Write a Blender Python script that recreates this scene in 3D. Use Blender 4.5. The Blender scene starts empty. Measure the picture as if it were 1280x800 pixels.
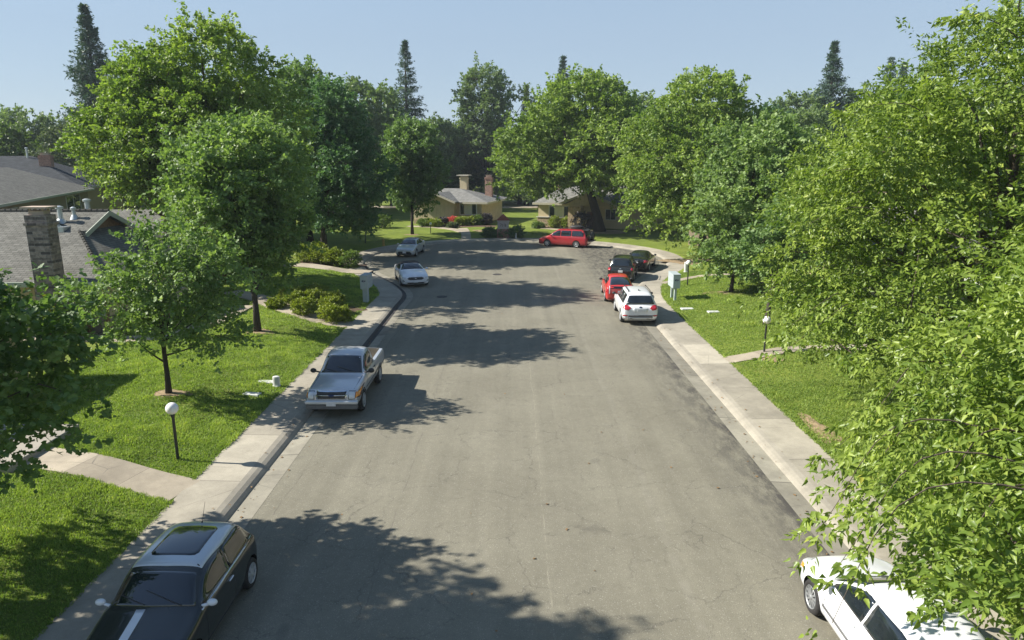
import bpy, bmesh, math, random
import numpy as np
from mathutils import Vector, Matrix
from mathutils.bvhtree import BVHTree

R = math.radians
C = bpy.context.scene.collection
SC = bpy.context.scene

# ------------------------------------------------------------------ camera
cam_d = bpy.data.cameras.new("camera")
cam_d.sensor_fit = 'HORIZONTAL'; cam_d.sensor_width = 36.0
cam_d.lens = 36.0 * 853.0 / 1280.0
cam_d.clip_start = 0.1; cam_d.clip_end = 6000
cam = bpy.data.objects.new("camera", cam_d); C.objects.link(cam)
cam.location = (0, 0, 8.2)
cam.rotation_euler = (R(90 - 13.1), 0, 0)
SC.camera = cam

# ------------------------------------------------------------------ light
SUN_EL, SUN_AZ = 37.0, 176.5          # azimuth of the sun measured counter-clockwise from +x
W = bpy.data.worlds.new("World"); SC.world = W; W.use_nodes = True
wn = W.node_tree.nodes; wl = W.node_tree.links
sky = wn.new('ShaderNodeTexSky'); sky.sky_type = 'NISHITA'; sky.sun_disc = False
sky.sun_elevation = R(SUN_EL); sky.sun_rotation = R(90 - SUN_AZ)
sky.air_density = 1.1; sky.dust_density = .15; sky.ozone_density = 1.3; sky.altitude = 50
# summer haze low in the sky evens out the tone near the horizon
tcw = wn.new('ShaderNodeTexCoord'); sxw = wn.new('ShaderNodeSeparateXYZ'); wl.new(tcw.outputs['Generated'], sxw.inputs[0])
rw = wn.new('ShaderNodeValToRGB'); rw.color_ramp.elements[0].position = .16; rw.color_ramp.elements[0].color = (.8, .8, .8, 1)
rw.color_ramp.elements[1].position = .5; rw.color_ramp.elements[1].color = (0, 0, 0, 1); wl.new(sxw.outputs[2], rw.inputs[0])
mw = wn.new('ShaderNodeMix'); mw.data_type = 'RGBA'; wl.new(rw.outputs[0], mw.inputs[0]); wl.new(sky.outputs[0], mw.inputs[6]); mw.inputs[7].default_value = (2.75, 3.55, 4.6, 1)
wl.new(mw.outputs[2], wn['Background'].inputs[0])
wn['Background'].inputs[1].default_value = 0.078
sd = bpy.data.lights.new("sun", 'SUN'); sd.energy = 4.9; sd.angle = R(0.55); sd.color = (1.0, 0.95, 0.86)
sun = bpy.data.objects.new("sun", sd); C.objects.link(sun)
tosun = Vector((math.cos(R(SUN_AZ)) * math.cos(R(SUN_EL)), math.sin(R(SUN_AZ)) * math.cos(R(SUN_EL)), math.sin(R(SUN_EL))))
sun.rotation_euler = tosun.to_track_quat('Z', 'Y').to_euler()
SC.view_settings.view_transform = 'Standard'; SC.view_settings.look = 'None'
SC.view_settings.exposure = 0.95; SC.view_settings.gamma = 1.0
SC.cycles.max_bounces = 8; SC.cycles.transparent_max_bounces = 6
SC.cycles.diffuse_bounces = 4; SC.cycles.glossy_bounces = 3
SC.cycles.sample_clamp_indirect = 6.0

# ------------------------------------------------------------------ materials
MATS = {}
class NT:
    def __init__(s, name):
        m = bpy.data.materials.new(name); m.use_nodes = True
        s.m = m; s.n = m.node_tree.nodes; s.l = m.node_tree.links
        s.b = s.n['Principled BSDF']; MATS[name] = m
    def new(s, t, **kw):
        k = s.n.new(t)
        for a, v in kw.items(): setattr(k, a, v)
        return k
    def link(s, a, b): s.l.new(a, b)
    def coord(s, kind='Object', scale=(1, 1, 1)):
        tc = s.new('ShaderNodeTexCoord'); mp = s.new('ShaderNodeMapping')
        mp.inputs['Scale'].default_value = scale
        s.link(tc.outputs[kind], mp.inputs[0]); return mp.outputs[0]
    def noise(s, co, scale, detail=4, rough=.6, dist=0):
        k = s.new('ShaderNodeTexNoise'); k.inputs['Scale'].default_value = scale
        k.inputs['Detail'].default_value = detail; k.inputs['Roughness'].default_value = rough
        k.inputs['Distortion'].default_value = dist
        if co: s.link(co, k.inputs['Vector'])
        return k.outputs[0]
    def ramp(s, f, stops):
        k = s.new('ShaderNodeValToRGB'); e = k.color_ramp.elements
        while len(e) < len(stops): e.new(.5)
        for el, (p, c) in zip(e, stops):
            el.position = p; el.color = (*c, 1) if not isinstance(c, (int, float)) else (c, c, c, 1)
        s.link(f, k.inputs[0]); return k.outputs[0]
    def mix(s, f, a, b, mode='MIX'):
        k = s.new('ShaderNodeMix', data_type='RGBA', blend_type=mode)
        for si, v in ((0, f), (6, a), (7, b)):
            sock = k.inputs[si]
            if hasattr(v, 'links'): s.link(v, sock)
            elif isinstance(v, (int, float)): sock.default_value = v if si == 0 else (v, v, v, 1)
            else: sock.default_value = (*v, 1)
        return k.outputs[2]
    def math(s, op, a, b=None, clamp=False):
        k = s.new('ShaderNodeMath', operation=op, use_clamp=clamp)
        for i, v in enumerate((a, b)):
            if v is None: continue
            if hasattr(v, 'links'): s.link(v, k.inputs[i])
            else: k.inputs[i].default_value = v
        return k.outputs[0]
    def col(s, c):
        if hasattr(c, 'links'): s.link(c, s.b.inputs['Base Color'])
        else: s.b.inputs['Base Color'].default_value = (*c, 1)
    def bump(s, h, strength=.3, dist=.02):
        k = s.new('ShaderNodeBump'); k.inputs['Strength'].default_value = strength
        k.inputs['Distance'].default_value = dist
        s.link(h, k.inputs['Height']); s.link(k.outputs[0], s.b.inputs['Normal'])
    def set(s, **kw):
        for a, v in kw.items(): s.b.inputs[a.replace('_', ' ')].default_value = v
        return s

def simple(name, c, rough=.6, metal=0, vary=.12, scale=6, coat=0):
    t = NT(name); co = t.coord()
    n = t.noise(co, scale, 5)
    lo = tuple(x * (1 - vary) for x in c); hi = tuple(min(1, x * (1 + vary)) for x in c)
    t.col(t.ramp(n, [(.3, lo), (.7, hi)])); t.set(Roughness=rough, Metallic=metal)
    if coat: t.set(Coat_Weight=coat, Coat_Roughness=.04)
    return t.m

def car_paint(name, c, metal=.0, rough=.35):
    t = NT(name); co = t.coord()
    n = t.noise(co, 2.2, 6, .7)
    t.col(t.mix(t.ramp(n, [(.42, 0), (.75, .35)]), c, tuple(.7 * x + .05 for x in c)))
    t.set(Metallic=metal, Roughness=rough, Coat_Weight=.8, Coat_Roughness=.06)
    return t.m

def mat_asphalt():
    t = NT('asphalt'); co = t.coord()
    base = t.ramp(t.noise(co, .35, 6, .6), [(.3, (.190, .176, .132)), (.7, (.238, .222, .168))])
    fine = t.noise(co, 55, 3, .8)
    c = t.mix(1, base, t.ramp(fine, [(.3, .66), (.72, 1.24)]), 'MULTIPLY')
    c = t.mix(1, c, t.ramp(t.noise(co, 4.5, 6, .75), [(.3, .90), (.7, 1.08)]), 'MULTIPLY')
    # light and dark stones
    v = t.new('ShaderNodeTexVoronoi'); v.inputs['Scale'].default_value = 55; t.link(co, v.inputs['Vector'])
    sp = t.new('ShaderNodeSeparateColor'); t.link(v.outputs['Color'], sp.inputs[0])
    c = t.mix(t.ramp(sp.outputs[0], [(.0, 0), (.95, 0), (.97, .28)]), c, (.5, .47, .4))
    # lengthwise wheel and paving bands
    bands = t.noise(t.coord('Object', (1.1, .03, 1)), 1.3, 4, .6)
    c = t.mix(1, c, t.ramp(bands, [(.3, .88), (.7, 1.10)]), 'MULTIPLY')
    # crack network
    warp = t.noise(co, 1.5, 5, .7)
    wv = t.new('ShaderNodeVectorMath', operation='SCALE'); wv.inputs['Scale'].default_value = .8
    cc = t.new('ShaderNodeCombineXYZ'); t.link(warp, cc.inputs[0]); t.link(t.noise(t.coord('Object', (1, 1, 2)), 1.9, 5, .7), cc.inputs[1])
    t.link(cc.outputs[0], wv.inputs[0])
    ad = t.new('ShaderNodeVectorMath', operation='ADD'); t.link(co, ad.inputs[0]); t.link(wv.outputs[0], ad.inputs[1])
    for sc, w, dens in ((.42, .008, (.38, .55)), (1.5, .020, (.50, .66))):
        vo = t.new('ShaderNodeTexVoronoi', feature='DISTANCE_TO_EDGE'); vo.inputs['Scale'].default_value = sc
        t.link(ad.outputs[0], vo.inputs['Vector'])
        line = t.ramp(vo.outputs['Distance'], [(0, 1), (w, 0)])
        m = t.ramp(t.noise(co, .55 * (1 + sc), 3, .5), [(dens[0], 0), (dens[1], .5)])
        c = t.mix(t.math('MULTIPLY', line, m), c, (.062, .056, .05))
    # seams along the road
    sx = t.new('ShaderNodeSeparateXYZ'); t.link(co, sx.inputs[0])
    wob = t.math('MULTIPLY', t.noise(t.coord('Object', (.0, .25, 0)), 1.0, 6, .7), .35)
    xx = t.math('ADD', sx.outputs[0], wob)
    for pos, wd, colr, k in ((.92, .014, (.34, .31, .24), .4), (-2.6, .02, (.10, .09, .08), .35), (3.6, .10, (.29, .27, .22), .25), (-5.5, .02, (.08, .07, .06), .4)):
        d = t.math('ABSOLUTE', t.math('SUBTRACT', xx, pos))
        f = t.math('MULTIPLY', t.ramp(t.math('DIVIDE', d, wd * 2), [(.3, 1), (.6, 0)]), t.ramp(t.noise(co, 2.3, 3), [(.4, 0), (.6, k)]))
        c = t.mix(f, c, colr)
    # tar / drip stains by the right gutter
    d = t.math('SUBTRACT', 6.75, sx.outputs[0])
    band = t.ramp(t.math('DIVIDE', d, 1.6), [(0, 1), (.35, .55), (1, 0)])
    sn = t.ramp(t.noise(t.coord('Object', (1.6, .5, 1)), 1.9, 8, .78), [(.40, 0), (.58, .95)])
    c = t.mix(t.math('MULTIPLY', band, sn), c, (.06, .055, .05))
    spots = t.ramp(t.noise(t.coord('Object', (1.3, 1, 1)), .8, 2, .4), [(.70, 0), (.78, .35)])
    c = t.mix(spots, c, (.08, .076, .07))
    t.col(c); t.set(Roughness=.88, Specular_IOR_Level=.3)
    t.bump(t.math('ADD', fine, v.outputs['Distance']), .35, .01)
    return t.m

def mat_concrete(name, c, joints=False, dark=.55, jl=3.05):
    t = NT(name); co = t.coord()
    base = t.ramp(t.noise(co, 1.1, 7, .65), [(.28, tuple(x * .80 for x in c)), (.72, tuple(x * 1.08 for x in c))])
    f = t.noise(co, 60, 3, .7)
    cc = t.mix(1, base, t.ramp(f, [(.3, .86), (.7, 1.1)]), 'MULTIPLY')
    cc = t.mix(1, cc, t.ramp(t.noise(co, 3.2, 7, .75), [(.3, .86), (.7, 1.08)]), 'MULTIPLY')
    st = t.ramp(t.noise(co, .6, 5, .6), [(.50, 0), (.72, dark * .8)])
    cc = t.mix(st, cc, tuple(x * .42 for x in c))
    if joints:
        uv = t.new('ShaderNodeUVMap'); s = t.new('ShaderNodeSeparateXYZ'); t.link(uv.outputs[0], s.inputs[0])
        fr = t.math('FRACT', t.math('DIVIDE', s.outputs[0], jl))
        ln = t.ramp(fr, [(0, 1), (.010, 0)])
        idx = t.math('FLOOR', t.math('DIVIDE', s.outputs[0], jl))
        wn_ = t.new('ShaderNodeTexWhiteNoise', noise_dimensions='1D'); t.link(idx, wn_.inputs['W'])
        cc = t.mix(1, cc, t.ramp(wn_.outputs[0], [(0, .80), (.75, .97), (1, 1.22)]), 'MULTIPLY')
        cc = t.mix(ln, cc, (.035, .03, .027))
        v = t.new('ShaderNodeTexVoronoi', feature='DISTANCE_TO_EDGE'); v.inputs['Scale'].default_value = .35
        t.link(t.coord('Object', (1, 1, 1)), v.inputs['Vector'])
        cr = t.math('MULTIPLY', t.ramp(v.outputs['Distance'], [(0, 1), (.004, 0)]), t.ramp(t.noise(co, .8, 2), [(.45, 0), (.6, .7)]))
        cc = t.mix(cr, cc, (.06, .055, .05))
    t.col(cc); t.set(Roughness=.9); t.bump(f, .2, .005)
    return t.m

def mat_lawn():
    t = NT('lawn_green'); co = t.coord()
    a = t.ramp(t.noise(co, .5, 6, .6), [(.3, (.120, .165, .026)), (.7, (.205, .255, .042))])
    b = t.noise(co, 14, 5, .75)
    c = t.mix(1, a, t.ramp(b, [(.3, .58), (.68, 1.25)]), 'MULTIPLY')
    dry = t.ramp(t.noise(co, .28, 5, .7), [(.60, 0), (.76, .65)])
    c = t.mix(dry, c, (.24, .20, .07))
    t.col(c); t.set(Roughness=.9, Specular_IOR_Level=.15); t.bump(b, .8, .06)
    return t.m

def mat_leaf(name, dark, light, transl=.32, rough=.5, tint=None):
    t = NT(name)
    at = t.new('ShaderNodeAttribute', attribute_name='lv')
    c = t.ramp(at.outputs['Fac'], [(0, dark), (.5, tuple(a * .6 + b * .4 for a, b in zip(dark, light))), (.93, light), (1, (min(.5, light[0] * 1.35), light[1], light[2]))])
    t.col(c); t.set(Roughness=rough, Specular_IOR_Level=.28)
    tr = t.new('ShaderNodeBsdfTranslucent')
    t.link(t.mix(1, c, (1.5, 1.65, .7), 'MULTIPLY'), tr.inputs[0])
    ms = t.new('ShaderNodeMixShader'); ms.inputs[0].default_value = transl
    t.link(t.b.outputs[0], ms.inputs[1]); t.link(tr.outputs[0], ms.inputs[2])
    t.link(ms.outputs[0], t.n['Material Output'].inputs[0])
    return t.m

def mat_bark(name, c):
    t = NT(name); co = t.coord('Object', (1, 1, .25))
    n = t.noise(co, 14, 6, .75)
    t.col(t.ramp(n, [(.3, tuple(x * .5 for x in c)), (.7, tuple(x * 1.3 for x in c))])); t.set(Roughness=.92)
    t.bump(n, .8, .04); return t.m

def mat_shingle(name, c):
    t = NT(name)
    uv = t.new('ShaderNodeUVMap')
    br = t.new('ShaderNodeTexBrick'); t.link(uv.outputs[0], br.inputs['Vector'])
    br.inputs['Scale'].default_value = 1.0
    br.inputs['Brick Width'].default_value = .32; br.inputs['Row Height'].default_value = .17
    br.inputs['Mortar Size'].default_value = .012; br.inputs['Mortar Smooth'].default_value = .3
    br.inputs['Color1'].default_value = (*[x * .82 for x in c], 1); br.inputs['Color2'].default_value = (*[x * 1.15 for x in c], 1)
    br.inputs['Mortar'].default_value = (*[x * .38 for x in c], 1)
    n = t.noise(t.coord(), 1.2, 6, .65)
    cc = t.mix(1, br.outputs[0], t.ramp(n, [(.3, .82), (.7, 1.12)]), 'MULTIPLY')
    cc = t.mix(1, cc, t.ramp(t.noise(t.coord(), 45, 2, .7), [(.3, .8), (.7, 1.15)]), 'MULTIPLY')
    t.col(cc); t.set(Roughness=.95, Specular_IOR_Level=.1); t.bump(br.outputs['Fac'], .5, -.02)
    return t.m

def mat_brick(name, c1, c2, mortar, bw=.24, rh=.085, scale=1):
    t = NT(name)
    g = t.new('ShaderNodeNewGeometry'); s = t.new('ShaderNodeSeparateXYZ'); t.link(g.outputs['Position'], s.inputs[0])
    cb = t.new('ShaderNodeCombineXYZ'); t.link(t.math('ADD', s.outputs[0], s.outputs[1]), cb.inputs[0]); t.link(s.outputs[2], cb.inputs[1])
    br = t.new('ShaderNodeTexBrick'); t.link(cb.outputs[0], br.inputs['Vector'])
    br.inputs['Scale'].default_value = scale
    br.inputs['Brick Width'].default_value = bw; br.inputs['Row Height'].default_value = rh
    br.inputs['Mortar Size'].default_value = .009; br.inputs['Bias'].default_value = -.15
    br.inputs['Color1'].default_value = (*c1, 1); br.inputs['Color2'].default_value = (*c2, 1); br.inputs['Mortar'].default_value = (*mortar, 1)
    n = t.noise(t.coord(), 7, 4, .6)
    t.col(t.mix(1, br.outputs[0], t.ramp(n, [(.3, .6), (.7, 1.3)]), 'MULTIPLY')); t.set(Roughness=.92)
    t.bump(br.outputs['Fac'], .6, -.015); return t.m

def mat_flagstone():
    t = NT('flagstone'); co = t.coord()
    v = t.new('ShaderNodeTexVoronoi', feature='DISTANCE_TO_EDGE'); v.inputs['Scale'].default_value = 2.2; t.link(co, v.inputs['Vector'])
    v2 = t.new('ShaderNodeTexVoronoi'); v2.inputs['Scale'].default_value = 2.2; t.link(co, v2.inputs['Vector'])
    sp = t.new('ShaderNodeSeparateColor'); t.link(v2.outputs['Color'], sp.inputs[0])
    c = t.ramp(sp.outputs[0], [(0, (.22, .17, .12)), (.5, (.34, .28, .20)), (1, (.42, .36, .27))])
    c = t.mix(t.ramp(v.outputs['Distance'], [(0, 1), (.05, 0)]), c, (.07, .06, .05))
    t.col(c); t.set(Roughness=.9); t.bump(v.outputs['Distance'], .5, .05); return t.m

def mat_siding(name, c):
    t = NT(name); co = t.coord()
    g = t.new('ShaderNodeNewGeometry'); s = t.new('ShaderNodeSeparateXYZ'); t.link(g.outputs['Position'], s.inputs[0])
    fr = t.math('FRACT', t.math('MULTIPLY', t.math('ADD', s.outputs[0], s.outputs[1]), 2.6))
    cc = t.ramp(t.noise(co, 1.5, 6), [(.3, tuple(x * .85 for x in c)), (.7, tuple(x * 1.08 for x in c))])
    cc = t.mix(t.ramp(fr, [(0, .75), (.06, 0)]), cc, tuple(x * .35 for x in c))
    t.col(cc); t.set(Roughness=.85); return t.m

def glass(name='dark_glass', c=(.012, .016, .018)):
    t = NT(name); co = t.coord()
    n = t.noise(co, 1.7, 3)
    t.col(t.ramp(n, [(.35, tuple(x * .7 for x in c)), (.7, tuple(x * 1.6 for x in c))]))
    t.set(Roughness=.05, Specular_IOR_Level=.75, Coat_Weight=.6, Coat_Roughness=.02); return t.m

M = {}
M['asphalt'] = mat_asphalt()
M['walk'] = mat_concrete('sidewalk_concrete', (.41, .37, .29), True)
M['curb'] = mat_concrete('curb_concrete', (.33, .30, .24), dark=.8)
M['gutter'] = mat_concrete('gutter_concrete', (.32, .295, .23), True, .9, 4.6)
M['path'] = mat_concrete('path_concrete', (.42, .36, .27), True, .5, 1.6)
M['porch'] = mat_concrete('porch_concrete', (.36, .33, .27), dark=.3)
M['tar'] = simple('tar_sealed_gutter', (.040, .036, .034), .75, vary=.4, scale=3)
M['redpaint'] = simple('red_curb_paint', (.42, .09, .06), .8, vary=.3)
M['lawn'] = mat_lawn()
M['dirt'] = simple('bare_soil', (.27, .195, .11), .95, vary=.4, scale=8)
M['mulch'] = simple('bark_mulch', (.10, .06, .035), .95, vary=.5, scale=12)
M['grass'] = mat_leaf('grass_blade', (.115, .190, .034), (.410, .490, .120), .40, .55)
M['lf_mulberry'] = mat_leaf('mulberry_leaf', (.060, .122, .016), (.300, .375, .072), .32, .36)
M['lf_bright'] = mat_leaf('bright_leaf', (.078, .148, .026), (.325, .410, .095), .33)
M['lf_maple'] = mat_leaf('maple_leaf', (.058, .122, .036), (.240, .335, .110), .31)
M['lf_maple2'] = mat_leaf('bright_maple_leaf', (.070, .138, .040), (.310, .405, .140), .33)
M['lf_dark'] = mat_leaf('deep_green_leaf', (.040, .100, .044), (.150, .255, .105), .3)
M['lf_oak'] = mat_leaf('oak_leaf', (.090, .140, .058), (.240, .315, .135), .3)
M['lf_olive'] = mat_leaf('grey_olive_leaf', (.075, .105, .050), (.160, .200, .100), .2, .5)
M['lf_conifer'] = mat_leaf('conifer_needle', (.038, .080, .056), (.100, .160, .100), .14)
M['lf_hedge'] = mat_leaf('hedge_leaf', (.120, .170, .018), (.330, .370, .045), .25, .45)
M['lf_shrub'] = mat_leaf('shrub_leaf', (.070, .120, .026), (.180, .250, .060), .3, .45)
M['lf_flower'] = mat_leaf('pink_red_petal', (.45, .06, .08), (.70, .18, .20), .3, .5)
M['lf_purple'] = mat_leaf('smoky_leaf', (.040, .034, .045), (.11, .10, .12), .15, .5)
M['bark'] = mat_bark('brown_bark', (.11, .085, .062))
M['bark_dark'] = mat_bark('dark_bark', (.055, .043, .034))
M['shingle'] = mat_shingle('grey_shingle', (.185, .180, .158))
M['shingle_shaded'] = mat_shingle('shaded_shingle', (.075, .08, .085))  # shingle copy with the far roof's shade put into its colour
M['shingle_pale'] = mat_shingle('pale_shingle', (.25, .245, .225))
M['stucco'] = simple('tan_stucco', (.44, .355, .215), .9, vary=.08, scale=9)
M['stucco_yellow'] = simple('yellow_stucco', (.60, .50, .32), .9, vary=.08, scale=9)
M['stucco_brown'] = simple('brown_stucco', (.33, .27, .19), .9, vary=.08, scale=9)
M['siding'] = mat_siding('board_siding', (.54, .46, .30))
M['brick_mix'] = mat_brick('mixed_brick', (.34, .27, .23), (.045, .036, .040), (.27, .24, .22), .42, .125)
M['brick_red'] = mat_brick('red_brick', (.42, .20, .13), (.30, .15, .11), (.38, .34, .29))
M['brick_tan'] = mat_brick('tan_brick', (.50, .36, .20), (.36, .24, .13), (.42, .37, .30))
M['flag'] = mat_flagstone()
M['fascia'] = simple('painted_fascia', (.42, .45, .36), .6, vary=.06)
M['fascia_tan'] = simple('tan_fascia', (.52, .48, .38), .6, vary=.06)
M['white'] = simple('white_trim', (.74, .73, .69), .5, vary=.05)
M['wood'] = simple('brown_wood', (.20, .12, .065), .8, vary=.3)
M['door'] = simple('brown_door_paint', (.16, .07, .05), .5, vary=.2)
M['galv'] = simple('galvanised_metal', (.50, .53, .53), .45, .7, vary=.12)
M['glass'] = glass()
M['winglass'] = glass('house_glass', (.035, .045, .04))
M['blind'] = simple('window_blind', (.66, .68, .52), .7, vary=.1)
M['mailbox'] = simple('grey_blue_enamel', (.40, .46, .46), .5, vary=.07)
M['navy'] = simple('navy_emblem', (.015, .03, .09), .5)
M['post_black'] = simple('black_post', (.022, .024, .024), .45, vary=.2)
t_ = NT('globe_white'); t_.col((.86, .85, .82)); t_.set(Roughness=.25, Subsurface_Weight=.2); M['globe'] = t_.m
M['rubber'] = simple('tyre_rubber', (.022, .021, .020), .8, vary=.25)
M['rim'] = simple('alloy_rim', (.42, .43, .44), .35, .15, vary=.08)
M['steel_rim'] = simple('grey_steel_rim', (.30, .31, .31), .5, .5)
M['plastic'] = simple('black_plastic', (.030, .030, .031), .6, vary=.2)
M['grey_plastic'] = simple('grey_plastic', (.13, .13, .13), .6, vary=.15)
M['chrome'] = simple('chrome', (.70, .71, .72), .15, 1.0, vary=.04)
t_ = NT('clear_lens'); t_.col((.60, .63, .65)); t_.set(Roughness=.1, Metallic=.1, Coat_Weight=1.0); M['lens'] = t_.m
M['amber'] = simple('amber_lens', (.80, .28, .02), .2, vary=.1, coat=.8)
M['redlens'] = simple('red_lens', (.42, .020, .030), .2, vary=.2, coat=.8)
M['plate'] = simple('licence_plate', (.66, .67, .68), .5, vary=.08)
M['under'] = simple('underbody', (.012, .012, .012), .9)
M['p_white'] = car_paint('white_paint', (.74, .75, .76))
M['p_silver'] = car_paint('silver_paint', (.56, .59, .61), .3, .3)
M['p_grey'] = car_paint('pale_silver_paint', (.56, .57, .58), .3, .3)
M['p_mini'] = car_paint('dark_green_grey_paint', (.030, .034, .030), .3, .25)
M['p_roof'] = car_paint('pale_silver_roof_paint', (.55, .58, .60), .2, .3)
M['p_red'] = car_paint('red_paint', (.42, .022, .028), .1, .3)
M['p_red2'] = car_paint('bright_red_paint', (.55, .028, .022), .05, .3)
M['p_black'] = car_paint('black_paint', (.012, .014, .014), .2, .25)
M['p_black2'] = car_paint('black_olive_paint', (.020, .022, .018), .2, .25)
M['cloth_top'] = simple('black_cloth_top', (.016, .016, .017), .9)
M['bedliner'] = simple('bed_floor', (.30, .27, .22), .7, vary=.25)
M['hydrant'] = simple('yellow_hydrant_paint', (.42, .26, .05), .6, vary=.2)
M['signface'] = simple('pale_sign_face', (.40, .36, .33), .7, vary=.1)
M['signroof'] = simple('red_brown_tile', (.22, .07, .05), .8, vary=.2)
M['sand'] = simple('tan_block', (.46, .36, .28), .9, vary=.1)
M['leaflitter'] = simple('dry_leaf', (.20, .12, .05), .8, vary=.4)
M['lid'] = simple('pale_utility_lid', (.55, .56, .53), .8, vary=.1)

# ------------------------------------------------------------------ object helpers
def link(name, me, parent=None, mat=None):
    o = bpy.data.objects.new(name, me); C.objects.link(o)
    if mat is not None and not me.materials: me.materials.append(mat)
    if parent is not None: o.parent = parent
    return o
def tag(o, label=None, cat=None, group=None, kind=None):
    if label: o['label'] = label
    if cat: o['category'] = cat
    if group: o['group'] = group
    if kind: o['kind'] = kind
    return o
def thing(name, label, cat, loc=(0, 0, 0), rz=0, group=None):
    o = bpy.data.objects.new(name, None); C.objects.link(o); o.empty_display_size = .3
    o.location = loc; o.rotation_euler = (0, 0, rz)
    return tag(o, label, cat, group)
def copy_tree(o, parent=None):
    c = o.copy(); C.objects.link(c)
    if parent is not None: c.parent = parent
    for ch in list(o.children): copy_tree(ch, c)
    return c
def mesh(name, verts, faces, mat=None, parent=None, smooth=False, uvs=None):
    me = bpy.data.meshes.new(name); me.from_pydata([tuple(v) for v in verts], [], faces); me.update()
    if smooth: me.polygons.foreach_set('use_smooth', [True] * len(me.polygons))
    if uvs is not None:
        ul = me.uv_layers.new(name='UVMap')
        ul.data.foreach_set('uv', [c for f in faces for i in f for c in uvs[i]])
    return link(name, me, parent, mat)
def fast_mesh(name, V, F, k, mat, parent=None, lv=None, smooth=False):
    """V (n,3) array, F (m,k) array of faces with k corners"""
    me = bpy.data.meshes.new(name)
    n, m = len(V), len(F)
    me.vertices.add(n); me.vertices.foreach_set('co', np.ascontiguousarray(V, dtype=np.float32).ravel())
    me.loops.add(m * k); me.loops.foreach_set('vertex_index', np.ascontiguousarray(F, dtype=np.int32).ravel())
    me.polygons.add(m); me.polygons.foreach_set('loop_start', np.arange(0, m * k, k, dtype=np.int32))
    me.update(calc_edges=True)
    if lv is not None:
        a = me.attributes.new('lv', 'FLOAT', 'POINT'); a.data.foreach_set('value', np.ascontiguousarray(lv, dtype=np.float32))
    if smooth: me.polygons.foreach_set('use_smooth', np.ones(m, dtype=bool))
    return link(name, me, parent, mat)
class MB:
    def __init__(s): s.v = []; s.f = []; s.uv = []
    def box(s, x0, x1, y0, y1, z0, z1, ch=0.0):
        b = len(s.v)
        if ch <= 0:
            s.v += [(x, y, z) for z in (z0, z1) for x, y in ((x0, y0), (x1, y0), (x1, y1), (x0, y1))]
            s.f += [tuple(b + i for i in q) for q in ((3, 2, 1, 0), (4, 5, 6, 7), (0, 1, 5, 4), (1, 2, 6, 5), (2, 3, 7, 6), (3, 0, 4, 7))]
        else:
            ring = lambda e, z: [(x0 + e, y0, z), (x1 - e, y0, z), (x1, y0 + e, z), (x1, y1 - e, z), (x1 - e, y1, z), (x0 + e, y1, z), (x0, y1 - e, z), (x0, y0 + e, z)]
            def ring2(i, e, z): return [(x0 + i + e, y0 + i, z), (x1 - i - e, y0 + i, z), (x1 - i, y0 + i + e, z), (x1 - i, y1 - i - e, z), (x1 - i - e, y1 - i, z), (x0 + i + e, y1 - i, z), (x0 + i, y1 - i - e, z), (x0 + i, y0 + i + e, z)]
            rs = [ring2(ch, ch * .4, z0), ring2(0, ch, z0 + ch), ring2(0, ch, z1 - ch), ring2(ch, ch * .4, z1)]
            for r in rs: s.v += r
            for k in range(3):
                for i in range(8): s.f.append((b + k * 8 + i, b + k * 8 + (i + 1) % 8, b + k * 8 + 8 + (i + 1) % 8, b + k * 8 + 8 + i))
            s.f.append(tuple(b + 7 - i for i in range(8))); s.f.append(tuple(b + 24 + i for i in range(8)))
        return s
    def tube(s, pts, rads, seg=8, cap=True):
        pts = [Vector(p) for p in pts]; b = len(s.v); n = len(pts)
        for i, p in enumerate(pts):
            d = (pts[min(i + 1, n - 1)] - pts[max(i - 1, 0)]).normalized()
            u = d.orthogonal().normalized() if abs(d.z) < .9 else d.cross(Vector((0, 1, 0))).normalized()
            if i and abs(d.z) >= .0:
                u = (pu - d * pu.dot(d)).normalized()
            pu = u; w = d.cross(u)
            for k in range(seg):
                a = 2 * math.pi * k / seg; s.v.append(tuple(p + (u * math.cos(a) + w * math.sin(a)) * rads[i]))
        for i in range(n - 1):
            for k in range(seg):
                a, c = b + i * seg + k, b + i * seg + (k + 1) % seg
                s.f.append((a, c, c + seg, a + seg))
        if cap:
            s.f.append(tuple(b + seg - 1 - k for k in range(seg))); s.f.append(tuple(b + (n - 1) * seg + k for k in range(seg)))
        return s
    def lathe(s, prof, seg=20, cx=0, cy=0, axis='z', c=(0, 0, 0), cap=True):
        b = len(s.v)
        for r, h in prof:
            for k in range(seg):
                a = 2 * math.pi * k / seg; x, y = r * math.cos(a), r * math.sin(a)
                s.v.append((c[0] + cx + x, c[1] + cy + y, c[2] + h) if axis == 'z' else (c[0] + x, c[1] + h, c[2] + y))
        for i in range(len(prof) - 1):
            for k in range(seg):
                a, d = b + i * seg + k, b + i * seg + (k + 1) % seg
                s.f.append((a, d, d + seg, a + seg) if axis == 'z' else (a, a + seg, d + seg, d))
        if cap: s.f.append(tuple(b + seg - 1 - k for k in range(seg))); s.f.append(tuple(b + (len(prof) - 1) * seg + k for k in range(seg)))
        return s
    def poly_prism(s, pts, dz):
        """polygon (3D points, counter-clockwise from above) thickened downwards by dz"""
        b = len(s.v); n = len(pts)
        s.v += [tuple(p) for p in pts] + [(p[0], p[1], p[2] - dz) for p in pts]
        s.f.append(tuple(range(b, b + n))); s.f.append(tuple(b + n + n - 1 - i for i in range(n)))
        for i in range(n):
            j = (i + 1) % n; s.f.append((b + i, b + n + i, b + n + j, b + j))
        return s
    def build(s, name, mat, parent=None, smooth=False):
        o = mesh(name, s.v, s.f, mat, parent, smooth)
        return o
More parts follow.
